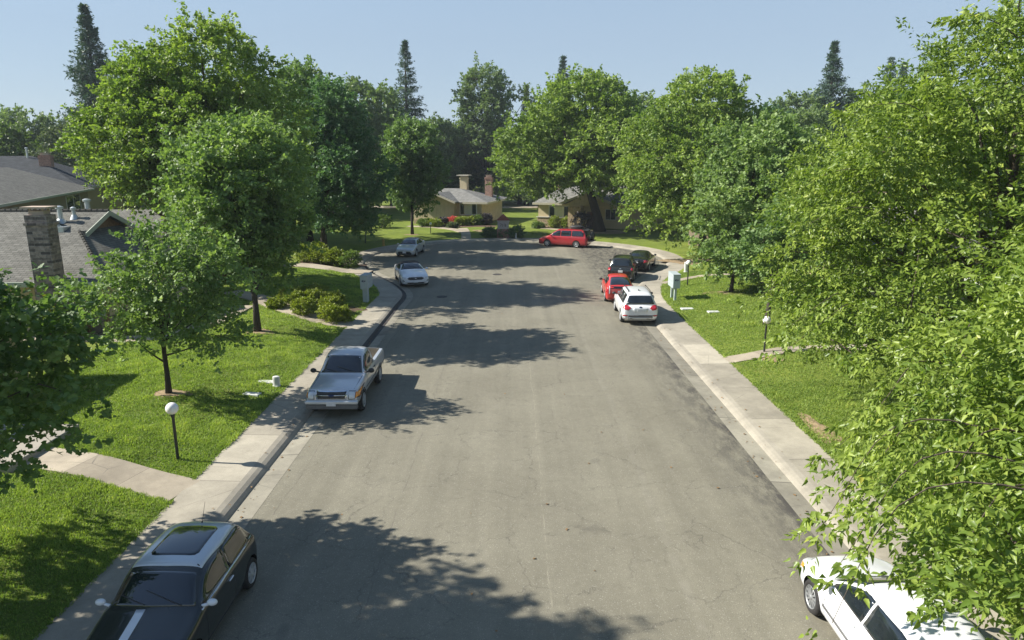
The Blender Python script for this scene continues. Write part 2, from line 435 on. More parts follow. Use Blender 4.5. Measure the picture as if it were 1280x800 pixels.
def sphere_mb(c, r, seg=20, rings=12, sq=(1, 1, 1)):
    m = MB(); prof = []
    for i in range(rings + 1):
        a = math.pi * i / rings; prof.append((max(r * math.sin(a), r * .01), -r * math.cos(a)))
    m.lathe(prof, seg)
    m.v = [(c[0] + x * sq[0], c[1] + y * sq[1], c[2] + z * sq[2]) for x, y, z in m.v]
    return m

rngG = np.random.default_rng(7)
def vnoise(x, y, s, seed=0):
    """cheap smooth value noise, arrays"""
    r = np.random.default_rng(seed).random((64, 64))
    u = np.asarray(x) / s + 900.3; v = np.asarray(y) / s + 900.7
    i = np.floor(u).astype(int); j = np.floor(v).astype(int); fu = u - i; fv = v - j
    fu = fu * fu * (3 - 2 * fu); fv = fv * fv * (3 - 2 * fv)
    g = lambda a, b: r[a % 64, b % 64]
    return (g(i, j) * (1 - fu) + g(i + 1, j) * fu) * (1 - fv) + (g(i, j + 1) * (1 - fu) + g(i + 1, j + 1) * fu) * fv
# ------------------------------------------------------------------ street outline and ground
CTRL = [(-6.13, -60), (-6.13, -20), (-6.13, 20), (-6.13, 38), (-6.2, 42), (-7.15, 45.2), (-8.6, 48.3), (-10.1, 51.2), (-11.4, 55), (-11.9, 59), (-11.2, 63.6),
        (-9.2, 67.3), (-6.0, 70.0), (-1.5, 71.5), (3.0, 71.1), (7.2, 68.9), (10.4, 65.6), (12.2, 61.6), (12.4, 57.4), (11.4, 53.4),
        (9.5, 49.6), (8.0, 45.6), (7.1, 41.2), (6.85, 36), (6.8, 20), (6.8, -20), (6.8, -60)]
def catmull(P, step=.5):
    P = [np.array(p, float) for p in P]; P = [2 * P[0] - P[1]] + P + [2 * P[-1] - P[-2]]
    out = []
    for i in range(1, len(P) - 2):
        p0, p1, p2, p3 = P[i - 1:i + 3]; L = np.linalg.norm(p2 - p1)
        t0 = 0; t1 = np.linalg.norm(p1 - p0) ** .5; t2 = t1 + L ** .5; t3 = t2 + np.linalg.norm(p3 - p2) ** .5
        for k in range(max(2, int(L / step))):
            t = t1 + (t2 - t1) * k / max(2, int(L / step))
            A1 = (t1 - t) / (t1 - t0) * p0 + (t - t0) / (t1 - t0) * p1; A2 = (t2 - t) / (t2 - t1) * p1 + (t - t1) / (t2 - t1) * p2
            A3 = (t3 - t) / (t3 - t2) * p2 + (t - t2) / (t3 - t2) * p3
            B1 = (t2 - t) / (t2 - t0) * A1 + (t - t0) / (t2 - t0) * A2; B2 = (t3 - t) / (t3 - t1) * A2 + (t - t1) / (t3 - t1) * A3
            out.append((t2 - t) / (t2 - t1) * B1 + (t - t1) / (t2 - t1) * B2)
    out.append(P[-2]); return np.array(out)
EDGE = catmull(CTRL)
tan_ = np.gradient(EDGE, axis=0); tan_ /= np.linalg.norm(tan_, axis=1)[:, None]
NRM = np.stack([-tan_[:, 1], tan_[:, 0]], 1)            # path runs up the left side: its left normal points away from the road
S_ = np.concatenate([[0], np.cumsum(np.linalg.norm(np.diff(EDGE, axis=0), axis=1))])

def edge_dist(x, y):
    """signed distance from the asphalt edge, positive outside the road"""
    x = np.asarray(x, float).ravel(); y = np.asarray(y, float).ravel(); out = np.empty(len(x))
    for a in range(0, len(x), 4000):
        p = np.stack([x[a:a + 4000], y[a:a + 4000]], 1)
        d2 = ((p[:, None, :] - EDGE[None]) ** 2).sum(2); i = d2.argmin(1)
        sg = ((p - EDGE[i]) * NRM[i]).sum(1)
        out[a:a + 4000] = np.sign(sg) * np.sqrt(d2.min(1))
    return out
def sstep(t): t = np.clip(t, 0, 1); return t * t * (3 - 2 * t)
WALK_OUT = 2.10
def hgt_d(d, x, y):
    rise = np.where(np.asarray(x) < 0, .34, .24) * (1 - .75 * sstep((np.asarray(y) - 58) / 14))
    und = (vnoise(x, y, 3.1, 3) - .5) * .07 * np.clip((d - WALK_OUT) / 1.5, 0, 1)
    return .15 + rise * sstep((d - WALK_OUT) / 3.4) + und
def hgt(x, y):
    s = np.ndim(x) == 0
    d = edge_dist(np.atleast_1d(x), np.atleast_1d(y))
    h = hgt_d(d, np.atleast_1d(x), np.atleast_1d(y)); return float(h[0]) if s else h

def ribbon(name, profile, mat, i0=0, i1=None, sink=0, kind='structure'):
    """sweep (d, z) profile along the road edge"""
    i1 = len(EDGE) if i1 is None else i1
    V = []; F = []; UV = []; n = len(profile)
    for i in range(i0, i1):
        for d, z in profile:
            p = EDGE[i] + NRM[i] * d
            V.append((p[0], p[1], z)); UV.append((S_[i], d))
    for i in range(i1 - i0 - 1):
        for k in range(n - 1):
            a = i * n + k; F.append((a, a + n, a + n + 1, a + 1))
    o = mesh(name, V, F, mat, smooth=False, uvs=UV)
    o.data.flip_normals() if o.data.polygons[0].normal.z < 0 else None
    if kind: tag(o, kind=kind)
    return o
# asphalt
me_v = [(p[0], p[1], 0) for p in EDGE]
xs_pairs = len(me_v) // 2
V = [(p[0], p[1], 0) for p in EDGE]
o = mesh('road', V, [tuple(range(len(V) - 1, -1, -1))], M['asphalt']); tag(o, kind='structure')
ribbon('gutter', [(0, .004), (.55, -.028)], M['gutter'])
ribbon('kerb', [(.55, -.028), (.58, .012), (.65, .062), (.76, .108), (.90, .131)], M['curb'])
ribbon('sidewalk', [(.90, .131), (WALK_OUT + .04, .154)], M['walk'])
def seg_idx(y0, y1, left=True):
    mid = int(np.argmax(EDGE[:, 1])); r = range(0, mid) if left else range(mid, len(EDGE))
    ii = [i for i in r if y0 <= EDGE[i][1] <= y1]; return min(ii), max(ii) + 1
i0, i1 = seg_idx(26.5, 56, True)
o = ribbon('tar_sealed_flow_line', [(.40, -.016), (.55, -.022), (.58, .018), (.66, .072)], M['tar'], i0, i1)
i0, i1 = seg_idx(66.2, 68.2, True)
ribbon('red_kerb_paint', [(.584, .022), (.65, .068), (.76, .114), (.86, .132)], M['redpaint'], i0, i1)
# lawn ribbon beside the sidewalk (true edge line) and the ground sheet beyond it
V = []; F = []; prof = [WALK_OUT, WALK_OUT + .03, 2.5, 3.0, 3.6]
for i in range(len(EDGE)):
    for k, d in enumerate(prof):
        p = EDGE[i] + NRM[i] * d
        V.append((p[0], p[1], 0))
va = np.array(V); dd = np.tile(prof, len(EDGE)); va[:, 2] = hgt_d(dd, va[:, 0], va[:, 1]) + np.where(dd > WALK_OUT + .01, np.where(dd < 2.6, -.002, .006), -.05)
n = len(prof)
for i in range(len(EDGE) - 1):
    for k in range(n - 1): a = i * n + k; F.append((a, a + 1, a + n + 1, a + n))
o = mesh('lawn', va, F, M['lawn'], smooth=True); tag(o, kind='structure')
if o.data.polygons[1].normal.z < 0: o.data.flip_normals()
def axis_pts(a, b, step, far, grow=1.35):
    core = list(np.arange(a, b + .01, step)); lo = []; hi = []; s = step
    while (lo[-1] if lo else a) > -far: s *= grow; lo.append((lo[-1] if lo else a) - s)
    s = step
    while (hi[-1] if hi else b) < far: s *= grow; hi.append((hi[-1] if hi else b) + s)
    return np.array(lo[::-1] + core + hi)
gx = axis_pts(-34, 30, .5, 330); gy = axis_pts(-8, 90, .5, 330)
print('ground', gx[0], gx[-1], gy[0], gy[-1])
X, Y = np.meshgrid(gx, gy); xf, yf = X.ravel(), Y.ravel()
D = edge_dist(xf, yf); D = np.where((yf < -58) & (D < 60), np.maximum(D, 0), D)
inr = (yf < -50) & (np.abs(xf) < 9)
Z = hgt_d(D, xf, yf) - .02
Z = np.where(D < 3.0, -.25, Z)
V = np.stack([xf, yf, Z], 1); nx, ny = len(gx), len(gy)
ii = (np.arange(ny - 1)[:, None] * nx + np.arange(nx - 1)[None]).ravel()
F = np.stack([ii, ii + 1, ii + nx + 1, ii + nx], 1)
o = fast_mesh('ground', V, F, 4, M['lawn'], smooth=True); tag(o, kind='structure')

PATHS = []
def walkway(name, pts, w, mat='path', dz=.04, step=.4, kind='structure'):
    P = catmull(pts, step) if len(pts) > 2 else np.array([np.array(pts[0]) + (np.array(pts[1]) - np.array(pts[0])) * t for t in np.linspace(0, 1, 24)])
    T = np.gradient(P, axis=0); T /= np.linalg.norm(T, axis=1)[:, None]; N = np.stack([-T[:, 1], T[:, 0]], 1)
    s = np.concatenate([[0], np.cumsum(np.linalg.norm(np.diff(P, axis=0), axis=1))])
    V = []; UV = []; F = []
    prof = [(-w / 2, -.15), (-w / 2, 0), (0, .0), (w / 2, 0), (w / 2, -.15)]
    for i in range(len(P)):
        h = hgt(*P[i]) + dz if s[i] > .05 or name.startswith('far') else .148
        for d, z in prof: q = P[i] + N[i] * d; V.append((q[0], q[1], h + z)); UV.append((s[i], d))
    for i in range(len(P) - 1):
        for k in range(4): a = i * 5 + k; F.append((a, a + 5, a + 6, a + 1))
    F += [(0, 1, 2, 3, 4), tuple((len(P) - 1) * 5 + k for k in (4, 3, 2, 1, 0))]
    o = mesh(name, V, F, M[mat], uvs=UV)
    if o.data.polygons[1].normal.z < 0: o.data.flip_normals()
    tag(o, kind=kind); PATHS.append((P, w / 2)); return o
walkway('path_near_left', [(-8.2, 15.7), (-9.6, 16.1), (-11.0, 16.5), (-12.9, 17.0)], 1.15)
walkway('path_by_hedge', [(-8.2, 33.5), (-9.6, 33.9), (-11.4, 35.2), (-12.8, 36.6), (-14.5, 38.5), (-17, 40.5)], 1.3)
walkway('path_far_left', [(-10.6, 50.3), (-12.5, 50.6), (-15, 51.2), (-20, 52.2)], 1.6)
walkway('path_front_of_house', [(-26, 29.2), (-20, 29.4), (-16.6, 29.5), (-15, 31.0), (-14.6, 36.5)], 1.1)
walkway('path_right', [(8.87, 27.2), (11, 27.8), (14, 28.3), (18, 28.6)], .8)
walkway('path_right_far', [(10.2, 45.6), (11.6, 46.4), (14, 47.4), (19, 48)], .6)
walkway('path_centre', [(-4.9, 72.9), (-5.1, 76), (-5.5, 80), (-6.0, 83.5)], 1.05)
walkway('path_centre_left', [(-5.4, 78.5), (-7.4, 82.5), (-10, 85), (-13, 86)], 1.1)
walkway('path_centre_right', [(2.4, 85.0), (4.3, 83.2), (6.8, 81.5), (9.5, 80.4), (13, 80)], .7)
walkway('far_path', [(-40, 122), (-10, 123), (10, 123), (40, 122)], 5.5, 'path', .05)
def path_clear(x, y, m=.05):
    ok = np.ones(len(x), bool)
    for P, hw in PATHS:
        d2 = ((np.stack([x, y], 1)[:, None] - P[None, ::1]) ** 2).sum(2).min(1); ok &= d2 > (hw + m) ** 2
    return ok
# bare earth rings and patches
def patch(name, x, y, rx, ry, mat, seed=0, dz=.012):
    r = random.Random(seed); V = [(x, y, hgt(x, y) + dz + .02)]; n = 22
    for ring in (.5, 1):
        for k in range(n):
            a = 2 * math.pi * k / n; q = ring * (1 + .22 * math.sin(3 * a + seed) + r.uniform(-.12, .12))
            px, py = x + rx * q * math.cos(a), y + ry * q * math.sin(a); V.append((px, py, hgt(px, py) + (dz + .018 if ring < 1 else -.004)))
    F = [(0, 1 + k, 1 + (k + 1) % n) for k in range(n)] + [(1 + k, 1 + n + k, 1 + n + (k + 1) % n, 1 + (k + 1) % n) for k in range(n)]
    return tag(mesh(name, V, F, M[mat], smooth=True), kind='structure')
patch('soil_ring', -11.72, 22.15, .65, .5, 'dirt', 1); patch('soil_ring', -11.8, 30.7, .7, .55, 'dirt', 2)
patch('soil_patch', 9.5, 19.7, .35, 1.3, 'dirt', 3); patch('soil_ring', 10.65, 27.0, .5, .4, 'dirt', 4)
patch('soil_patch', 13.2, 41.0, 1.2, .8, 'dirt', 5); patch('soil_patch', 14.4, 56.0, 1.9, 1.6, 'dirt', 6)
patch('planting_bed', -10.9, 37.0, 2.4, 2.0, 'mulch', 7); patch('planting_bed', -14.6, 53.6, 2.6, 1.5, 'mulch', 8)
patch('planting_bed', -5.6, 87.0, 3.4, 2.2, 'mulch', 9); patch('soil_patch', -11.1, 76.2, .8, .6, 'dirt', 10)
patch('soil_patch', 10.2, 79.6, 3.5, 2.4, 'dirt', 11); patch('planting_bed', 7.0, 84.8, 4.0, 1.4, 'mulch', 12)
patch('dry_grass_patch', -3.4, 80.6, 1.3, .9, 'dirt', 13)

# ------------------------------------------------------------------ houses
def uv_roof(o, horiz):
    """UV in metres: u along the eave, v up the slope"""
    me = o.data; ul = me.uv_layers.new(name='UVMap')
    for p in me.polygons:
        n = p.normal; h = Vector((-n.y, n.x, 0))
        h = h.normalized() if h.length > 1e-3 else Vector((1, 0, 0)); v = n.cross(h)
        for li in p.loop_indices:
            c = me.vertices[me.loops[li].vertex_index].co; ul.data[li].uv = (c.dot(h), c.dot(v))
def roof_obj(polys, mat, parent, t=.12, name='roof'):
    m = MB()
    for p in polys: m.poly_prism(p, t)
    o = m.build(name, M[mat], parent); uv_roof(o, None); return o
def edge_board(pts, parent, mat='fascia', h=.17, name='fascia', out=.03):
    """a board hanging under a roof edge, following the points"""
    m = MB()
    for a, b in zip(pts[:-1], pts[1:]):
        a, b = Vector(a), Vector(b); d = (b - a); n = Vector((d.y, -d.x, 0)).normalized() * out
        q = [a + n, b + n, b - n * .6, a - n * .6]; k = len(m.v)
        up = Vector((0, 0, .012)); dn = Vector((0, 0, -h))
        m.v += [tuple(p + dn) for p in q] + [tuple(p + up) for p in q]
        m.f += [tuple(k + i for i in f) for f in ((3, 2, 1, 0), (4, 5, 6, 7), (0, 1, 5, 4), (1, 2, 6, 5), (2, 3, 7, 6), (3, 0, 4, 7))]
    return m.build(name, M[mat], parent)
def window(parent, c, w, h, face='-y', panes=2, blind=None, mat='winglass', frame='white', t=.05):
    """window centred at c on a wall facing the given side; real frame, sill and panes"""
    fr = MB()
    fr.box(-w / 2 - t, w / 2 + t, -.06, .02, h / 2, h / 2 + t); fr.box(-w / 2 - t, w / 2 + t, -.09, .02, -h / 2 - t, -h / 2)
    fr.box(-w / 2 - t, -w / 2, -.06, .02, -h / 2, h / 2); fr.box(w / 2, w / 2 + t, -.06, .02, -h / 2, h / 2)
    for k in range(1, panes): x = -w / 2 + w * k / panes; fr.box(x - .025, x + .025, -.05, .01, -h / 2, h / 2)
    rz = {'-y': 0, '+x': R(90), '+y': R(180), '-x': R(-90)}[face] if isinstance(face, str) else face
    f = fr.build('window', M[frame], parent); f.location = c; f.rotation_euler = (0, 0, rz)
    g = MB(); g.box(-w / 2, w / 2, -.022, .0, -h / 2, h / 2); g.build('pane', M[mat], f)
    if blind:
        b = MB(); b.box(-w / 2 + w * blind[0], -w / 2 + w * blind[1], -.028, -.0235, -h / 2 + .03, h / 2 - .03); b.build('blind', M['blind'], f)
    return f
def hip_house(label, cx, cy, w, d, zg, eave, ridge, rz=0, wall='stucco', roof='shingle', over=.55, wins=(), fascia='fascia', chim=None, name='house', gable=False):
    t = thing(name, label, 'house', (cx, cy, 0), rz)
    hw, hd = w / 2, d / 2
    wm = MB(); wm.box(-hw, hw, -hd, hd, zg - .6, eave - .02); wm.build('wall', M[wall], t)
    a, b = hw + over, hd + over; r = max(0, a - b) if not gable else a
    sl = (ridge - eave) / b; e = eave
    A, B, Cc, D_ = (-a, -b, e), (a, -b, e), (a, b, e), (-a, b, e); P, Q = (-r, 0, ridge), (r, 0, ridge)
    polys = [[A, B, Q, P], [Cc, D_, P, Q]]
    if not gable: polys += [[B, Cc, Q], [D_, A, P]]
    else:
        for s in (-1, 1):
            g = MB(); x0, x1 = s * hw - .06, s * hw + .06; k = hd
            zt = e + sl * (b - k) - .1
            g.v += [(x0, -k, e - .05), (x0, k, e - .05), (x0, 0, ridge - .16), (x1, -k, e - .05), (x1, k, e - .05), (x1, 0, ridge - .16)]
            g.f += [(0, 2, 1), (3, 4, 5), (0, 1, 4, 3), (1, 2, 5, 4), (2, 0, 3, 5)]; g.build('gable_wall', M[wall], t)
    roof_obj(polys, roof, t)
    edge_board([A, B], t, fascia); edge_board([B, Cc], t, fascia); edge_board([Cc, D_], t, fascia); edge_board([D_, A], t, fascia)
    for (fx, pos, z, ww, hh, pn) in wins:
        c = {'-y': (pos, -hd - .01, z), '+y': (pos, hd + .01, z), '+x': (hw + .01, pos, z), '-x': (-hw - .01, pos, z)}[fx]
        window(t, c, ww, hh, fx, pn)
    if chim: chimney(t, *chim)
    return t
def chimney(parent, x, y, z0, z1, w=.9, d=.6, mat='brick_red', cap=True):
    m = MB(); m.box(x - w / 2, x + w / 2, y - d / 2, y + d / 2, z0, z1); m.box(x - w / 2 - .06, x + w / 2 + .06, y - d / 2 - .06, y + d / 2 + .06, z1 - .22, z1 - .1)
    m.box(x - w / 2 - .04, x + w / 2 + .04, y - d / 2 - .04, y + d / 2 + .04, z1 + .001, z1 + .07)
    o = m.build('chimney', M[mat], parent)
    if cap:
        c = MB(); c.box(x - w * .34, x + w * .34, y - d * .34, y + d * .34, z1 + .071, z1 + .26); c.box(x - w * .42, x + w * .42, y - d * .42, y + d * .42, z1 + .30, z1 + .34)
        for sx in (-1, 1):
            for sy in (-1, 1): c.box(x + sx * w * .34 - .02, x + sx * w * .34 + .02, y + sy * d * .34 - .02, y + sy * d * .34 + .02, z1 + .25, z1 + .31)
        c.build('chimney_cap', M['sand'], o)
    return o
def vent_pipe(parent, x, y, z0, z1, r=.09, cap=True, sq=False):
    m = MB(); m.lathe([(r, z0), (r, z1)], 14, x, y)
    if cap: m.lathe([(r * 1.1, z1 - .09), (r * 1.55, z1 - .07), (r * 1.55, z1 + .02), (r * .5, z1 + .07)], 14, x, y)
    m.lathe([(r * 2.4, z0 - .02), (r * 1.2, z0 + .22)], 14, x, y)
    return m.build('vent_pipe', M['galv'], parent)

# house A: left, dutch-gable roof, mixed brick chimney, flagstone base
hA = thing('house', 'low tan house with grey gabled roof and broad mixed brick chimney, left side', 'house')
zE, sE = 2.98, .425
wm = MB(); wm.box(-34, -18.5, 30.35, 41.7, -.3, 3.06); wm.build('wall', M['stucco_yellow'], hA)
yE, yR, xE, xG = 29.7, 36.0, -17.9, -21.5
zR = zE + sE * (yR - yE); yb = 2 * yR - yE
zG = zE + .52 * (xE - xG) * .98; yg0 = yE + (zG - zE) / sE; yg1 = 2 * yR - yg0
front = [(-36, yE, zE), (xE, yE, zE), (xG, yg0, zG), (xG + .35, yR, zR), (-36, yR, zR)]
front = [(-36, yE, zE), (xE, yE, zE), (xG, yg0, zG), (xG, yR, zR), (-36, yR, zR)]
back = [(-36, yR, zR), (xG, yR, zR), (xG, yg1, zG), (xE, yb, zE), (-36, yb, zE)]
hip = [(xE, yE, zE), (xE, yb, zE), (xG, yg1, zG), (xG, yg0, zG)]
roof_obj([front, back, hip], 'shingle', hA)
# gable overhang rakes
ov = .45; roof_obj([[(xG + .001, yg0 + .02, zG + .004), (xG + ov, yg0 + .1, zG + .035), (xG + ov, yR, zR), (xG + .001, yR, zR)],
                    [(xG + .001, yR, zR), (xG + ov, yR, zR), (xG + ov, yg1 - .1, zG + .035), (xG + .001, yg1 - .02, zG + .004)]], 'shingle', hA, .10, 'gable_overhang')
def rake(pts, parent, mat='fascia', h=.22):
    m = MB()
    for a, b in zip(pts[:-1], pts[1:]):
        a, b = Vector(a), Vector(b); k = len(m.v)
        for dx, dz in ((0, .03), (.05, .03), (.05, -h), (0, -h)): m.v += [(a.x + dx, a.y, a.z + dz), (b.x + dx, b.y, b.z + dz)]
        m.f += [tuple(k + i for i in f) for f in ((0, 1, 3, 2), (2, 3, 5, 4), (4, 5, 7, 6), (6, 7, 1, 0), (0, 2, 4, 6), (1, 7, 5, 3))]
    return m.build('rake_board', M[mat], parent)
rake([(xG + ov, yg0 - .25, zG - .09), (xG + ov, yR, zR), (xG + ov, yg1 + .25, zG - .09)], hA)
g = MB(); g.v += [(xG - .12, yg0, zG - .05), (xG - .12, yg1, zG - .05), (xG - .12, yR, zR - .12), (xG + .02, yg0, zG - .05), (xG + .02, yg1, zG - .05), (xG + .02, yR, zR - .12)]
g.f += [(0, 2, 1), (3, 4, 5), (0, 1, 4, 3), (1, 2, 5, 4), (2, 0, 3, 5)]; g.build('gable_wall', M['wood'], hA)
rc = MB()
for k in range(48): x = xG + ov - .3 * (k + 1); rc.tube([(x, yR, zR + .02), (x + .31, yR, zR + .045)], [.075, .085], 8)
rc.build('ridge_cap', M['shingle'], hA)
rc = MB(); hp0, hp1 = Vector((xE, yE, zE)), Vector((xG, yg0, zG))
for k in range(20):
    p = hp0.lerp(hp1, k / 20); q = hp0.lerp(hp1, (k + 1) / 20 + .008); rc.tube([p + Vector((0, 0, .03)), q + Vector((0, 0, .0))], [.085, .07], 8)
rc.build('hip_cap', M['shingle'], hA)
edge_board([(-36, yE, zE), (xE, yE, zE)], hA, 'fascia', .2, 'gutter_trough', .06); edge_board([(xE, yE, zE), (xE, yb, zE)], hA, 'fascia', .2, 'gutter_trough', .06)
cm = MB(); cm.box(-20.90, -19.95, 29.45, 30.1, .2, 5.95); cm.box(-21.15, -19.15, 29.72, 30.30, .2, 2.72)
cm.box(-20.95, -19.90, 29.40, 30.15, 5.5, 5.62); o = cm.build('chimney', M['brick_mix'], hA)
cc = MB(); cc.box(-20.75, -20.1, 29.55, 30.0, 5.952, 6.13); cc.box(-20.98, -19.87, 29.38, 30.17, 6.22, 6.30)
for sx in (-20.7, -20.15):
    for sy in (29.6, 29.95): cc.box(sx - .03, sx + .03, sy - .03, sy + .03, 6.12, 6.23)
cc.build('chimney_cap', M['sand'], o)
m = MB(); m.box(-18.85, -18.45, 30.10, 30.35, .2, 1.25); m.box(-18.42, -17.2 - .9, 30.28, 30.9, .2, 1.25); m.box(-19.1, -18.44, 30.2, 30.36, .2, 1.24)
m = MB(); m.box(-19.10, -18.44, 30.20, 30.345, .2, 1.25); m.box(-18.495, -18.35, 30.20, 36, .2, 1.25); m.build('flagstone_base', M['flag'], hA)
m = MB(); m.box(-19.12, -19.0, 29.80, 29.92, .2, 2.86); m.box(-18.2, -18.08, 29.80, 29.92, .2, 2.86); m.build('porch_post', M['wood'], hA)
window(hA, (-18.80, 30.34, 1.9), .5, 1.0, '-y', 1); window(hA, (-23.5, 30.34, 1.7), 1.8, 1.3, '-y', 2)
window(hA, (-18.49, 33.0, 1.9), 1.5, 1.1, '+x', 2); window(hA, (-18.49, 37.5, 1.9), 1.5, 1.1, '+x', 2)
for (x, y, h, r) in ((-22.9, 34.9, .75, .12), (-22.45, 35.3, .5, .09), (-23.0, 34.4, .3, .2)): vent_pipe(hA, x, y, zE + sE * (y - yE) - .05, zE + sE * (y - yE) + h, r)
vent_pipe(hA, -22.5 - .0, 36.6, zR - .3, zR + .55, .13)
m = MB(); m.box(-23.3, -22.2, 33.9, 34.5, zE + sE * 4.3 - .05, zE + sE * 4.3 + .22); m.build('roof_hood', M['galv'], hA)
# neighbouring roof joined at the right of house A, seen between the leaves
hip_house('low grey roofed wing half hidden behind the tall trees left of the street', -26.5, 48.5, 12, 8.5, .4, 3.0, 4.9, 0, 'stucco', 'shingle', wins=(('+x', 0, 1.7, 1.6, 1.1, 2), ('-y', 3, 1.7, 1.6, 1.1, 2)))
# house B: two storeys, long brown wall with a sliding window
uB = Vector((-9, 24, 0)).normalized(); angB = math.atan2(uB.y, uB.x)
cB = Vector((-34.0, 46, 0)) + uB * 11.5 + Vector((-uB.y, uB.x, 0)) * 5.6
hB = hip_house('two storey brown stucco house with long pale grey roof, upper left', cB.x, cB.y, 34, 10.4, .3, 5.42, 7.65, angB, 'stucco_brown', 'shingle', .55,
               (('-y', 10.2, 4.30, 5.4, 1.45, 2), ('-y', -8, 4.3, 1.8, 1.2, 2)), 'fascia')
# house C: further back, roof toned dark for shade, brick chimney and a pipe
hC = hip_house('distant house with shaded dark roof, stubby brick chimney and vent pipe, upper left', -57, 76, 22, 13, .3, 5.6, 8.75, R(12), 'stucco', 'shingle_shaded')
chimney(hC, 6.6, -2.0, 6.4, 8.75, 1.15, .8, 'brick_red'); vent_pipe(hC, 4.2, -.4, 7.4, 9.6, .10)
# near-left house, mostly beyond the frame: its eave shades the lawn
hN = hip_house('long low house at the far left edge whose roof shades the lawn', -22.75, 15.2, 17, 10.4, .3, 2.98, 5.2, R(90), 'stucco', 'shingle', .6, (('-y', 2, 1.7, 1.6, 1.2, 2), ('-y', -4, 1.7, 1.6, 1.2, 2)), gable=True)
m = MB(); m.box(-17.5, -12.75, 15.95, 18.9, -.1, .66, .02); m.box(-12.748, -12.3, 15.95, 16.9, -.1, .38, .02)
tag(m.build('porch_slab', M['porch']), 'raised pale concrete porch slab with a step, under the dark tree at the left edge', 'porch')

# house D (centre left, beyond the bulb)
hD = thing('house', 'pale yellow house with light grey roof and two chimneys, left of the entry sign', 'house')
m = MB(); m.box(-13, -3.95, 89.6, 100, -.3, 3.0); m.box(-12.9, -7.3, 88.4, 89.8, -.3, 3.0); m.build('wall', M['siding'], hD)
e = 3.05
rx0, rx1, ry0, ry1 = -13.6, -2.95, 88.9, 100.6; yr = (ry0 + ry1) / 2; zr = 4.55; hx = rx1 - 5.6
roof_obj([[(rx0, ry0, e), (rx1, ry0, e), (hx, yr, zr), (rx0, yr, zr)], [(rx1, ry1, e), (rx0, ry1, e), (rx0, yr, zr), (hx, yr, zr)], [(rx1, ry0, e), (rx1, ry1, e), (hx, yr, zr)]], 'shingle_pale', hD)
ax, wz = -9.6, 4.15   # cross gable facing the street
roof_obj([[(-6.9, 87.6, e + .06), (-6.9, 91.5, e + .06), (ax, 94.2, wz + .06), (ax, 87.6, wz + .06)], [(ax, 87.6, wz + .06), (ax, 94.2, wz + .06), (-12.4, 91.5, e - .2), (-12.4, 87.6, e - .2)]], 'shingle_pale', hD, .1, 'porch_roof')
g = MB(); g.v += [(-11.9, 88.3, 2.9), (-7.3, 88.3, 2.9), (ax, 88.3, wz - .1), (-11.9, 88.42, 2.9), (-7.3, 88.42, 2.9), (ax, 88.42, wz - .1)]
g.f += [(0, 1, 2), (5, 4, 3), (0, 3, 4, 1), (1, 4, 5, 2), (2, 5, 3, 0)]; g.build('gable_wall', M['siding'], hD)
edge_board([(-6.3, ry0, e), (rx1, ry0, e)], hD, 'fascia_tan', .24); edge_board([(rx1, ry0, e), (rx1, ry1, e)], hD, 'fascia_tan', .24)
def rake_y(pts, parent, mat='fascia_tan', h=.24):
    m = MB()
    for a, b in zip(pts[:-1], pts[1:]):
        k = len(m.v)
        for dy, dz in ((0, .03), (-.05, .03), (-.05, -h), (0, -h)): m.v += [(a[0], a[1] + dy, a[2] + dz), (b[0], b[1] + dy, b[2] + dz)]
        m.f += [tuple(k + i for i in f) for f in ((0, 1, 3, 2), (2, 3, 5, 4), (4, 5, 7, 6), (6, 7, 1, 0), (0, 2, 4, 6), (1, 7, 5, 3))]
    return m.build('rake_board', M[mat], parent)
rake_y([(-12.4, 87.6, e - .2), (ax, 87.6, wz + .06), (-6.9, 87.6, e + .06)], hD)
w_ = window(hD, (-6.75, 88.38, 1.75), 2.15, 1.35, '-y', 3, (.22, .74), t=.10)
w_.location = (-5.75, 89.58, 2.12); w_.rotation_euler = (0, 0, 0)
m = MB(); m.box(-12.9, -7.25, 88.28, 88.40, .0, .75); m.box(-7.32, -3.9, 89.47, 89.6, .0, .75); m.build('stone_base', M['brick_tan'], hD)
chimney(hD, -8.5, 96.5, 3.6, 6.0, 1.0, .9, 'stucco_yellow', False)
m = MB(); m.box(-9.35, -7.65, 95.7, 97.3, 6.22, 6.34); m.box(-8.9, -8.1, 96.1, 96.9, 6.0, 6.22); m.build('chimney_cap', M['fascia_tan'], hD)
chimney(hD, -4.75, 96.0, 2.6, 6.0, .95, .8, 'brick_red')
# house E (centre right)
hE = thing('house', 'tan house with brick lower walls and a wide blind-covered window, behind the red minivan', 'house')
m = MB(); m.box(3.3, 18, 86.2, 97, -.3, 3.1); m.box(7.6, 9.0, 84.6, 86.3, -.3, 3.1); m.build('wall', M['stucco_yellow'], hE)
e = 3.2; ry0, ry1 = 85.5, 97.6; yr = (ry0 + ry1) / 2; zr = 5.2; lx = 2.7; hx = lx + 3.0
roof_obj([[(lx, ry0, e), (18.6, ry0, e), (18.6, yr, zr), (hx, yr, zr)], [(18.6, ry1, e), (lx, ry1, e), (hx, yr, zr), (18.6, yr, zr)], [(lx, ry1, e), (lx, ry0, e), (hx, yr, zr)]], 'shingle_pale', hE)
ax, wz = 9.9, 4.65
roof_obj([[(6.4, 84.0, e + .05), (ax, 84.0, wz), (ax, 93.0, wz), (6.4, 90.0, e + .05)], [(ax, 84.0, wz), (13.4, 84.0, e + .05), (13.4, 90.0, e + .05), (ax, 93.0, wz)]], 'shingle_pale', hE, .1, 'porch_roof')
g = MB(); g.v += [(6.9, 84.7, 3.0), (12.9, 84.7, 3.0), (ax, 84.7, wz - .12), (6.9, 84.82, 3.0), (12.9, 84.82, 3.0), (ax, 84.82, wz - .12)]
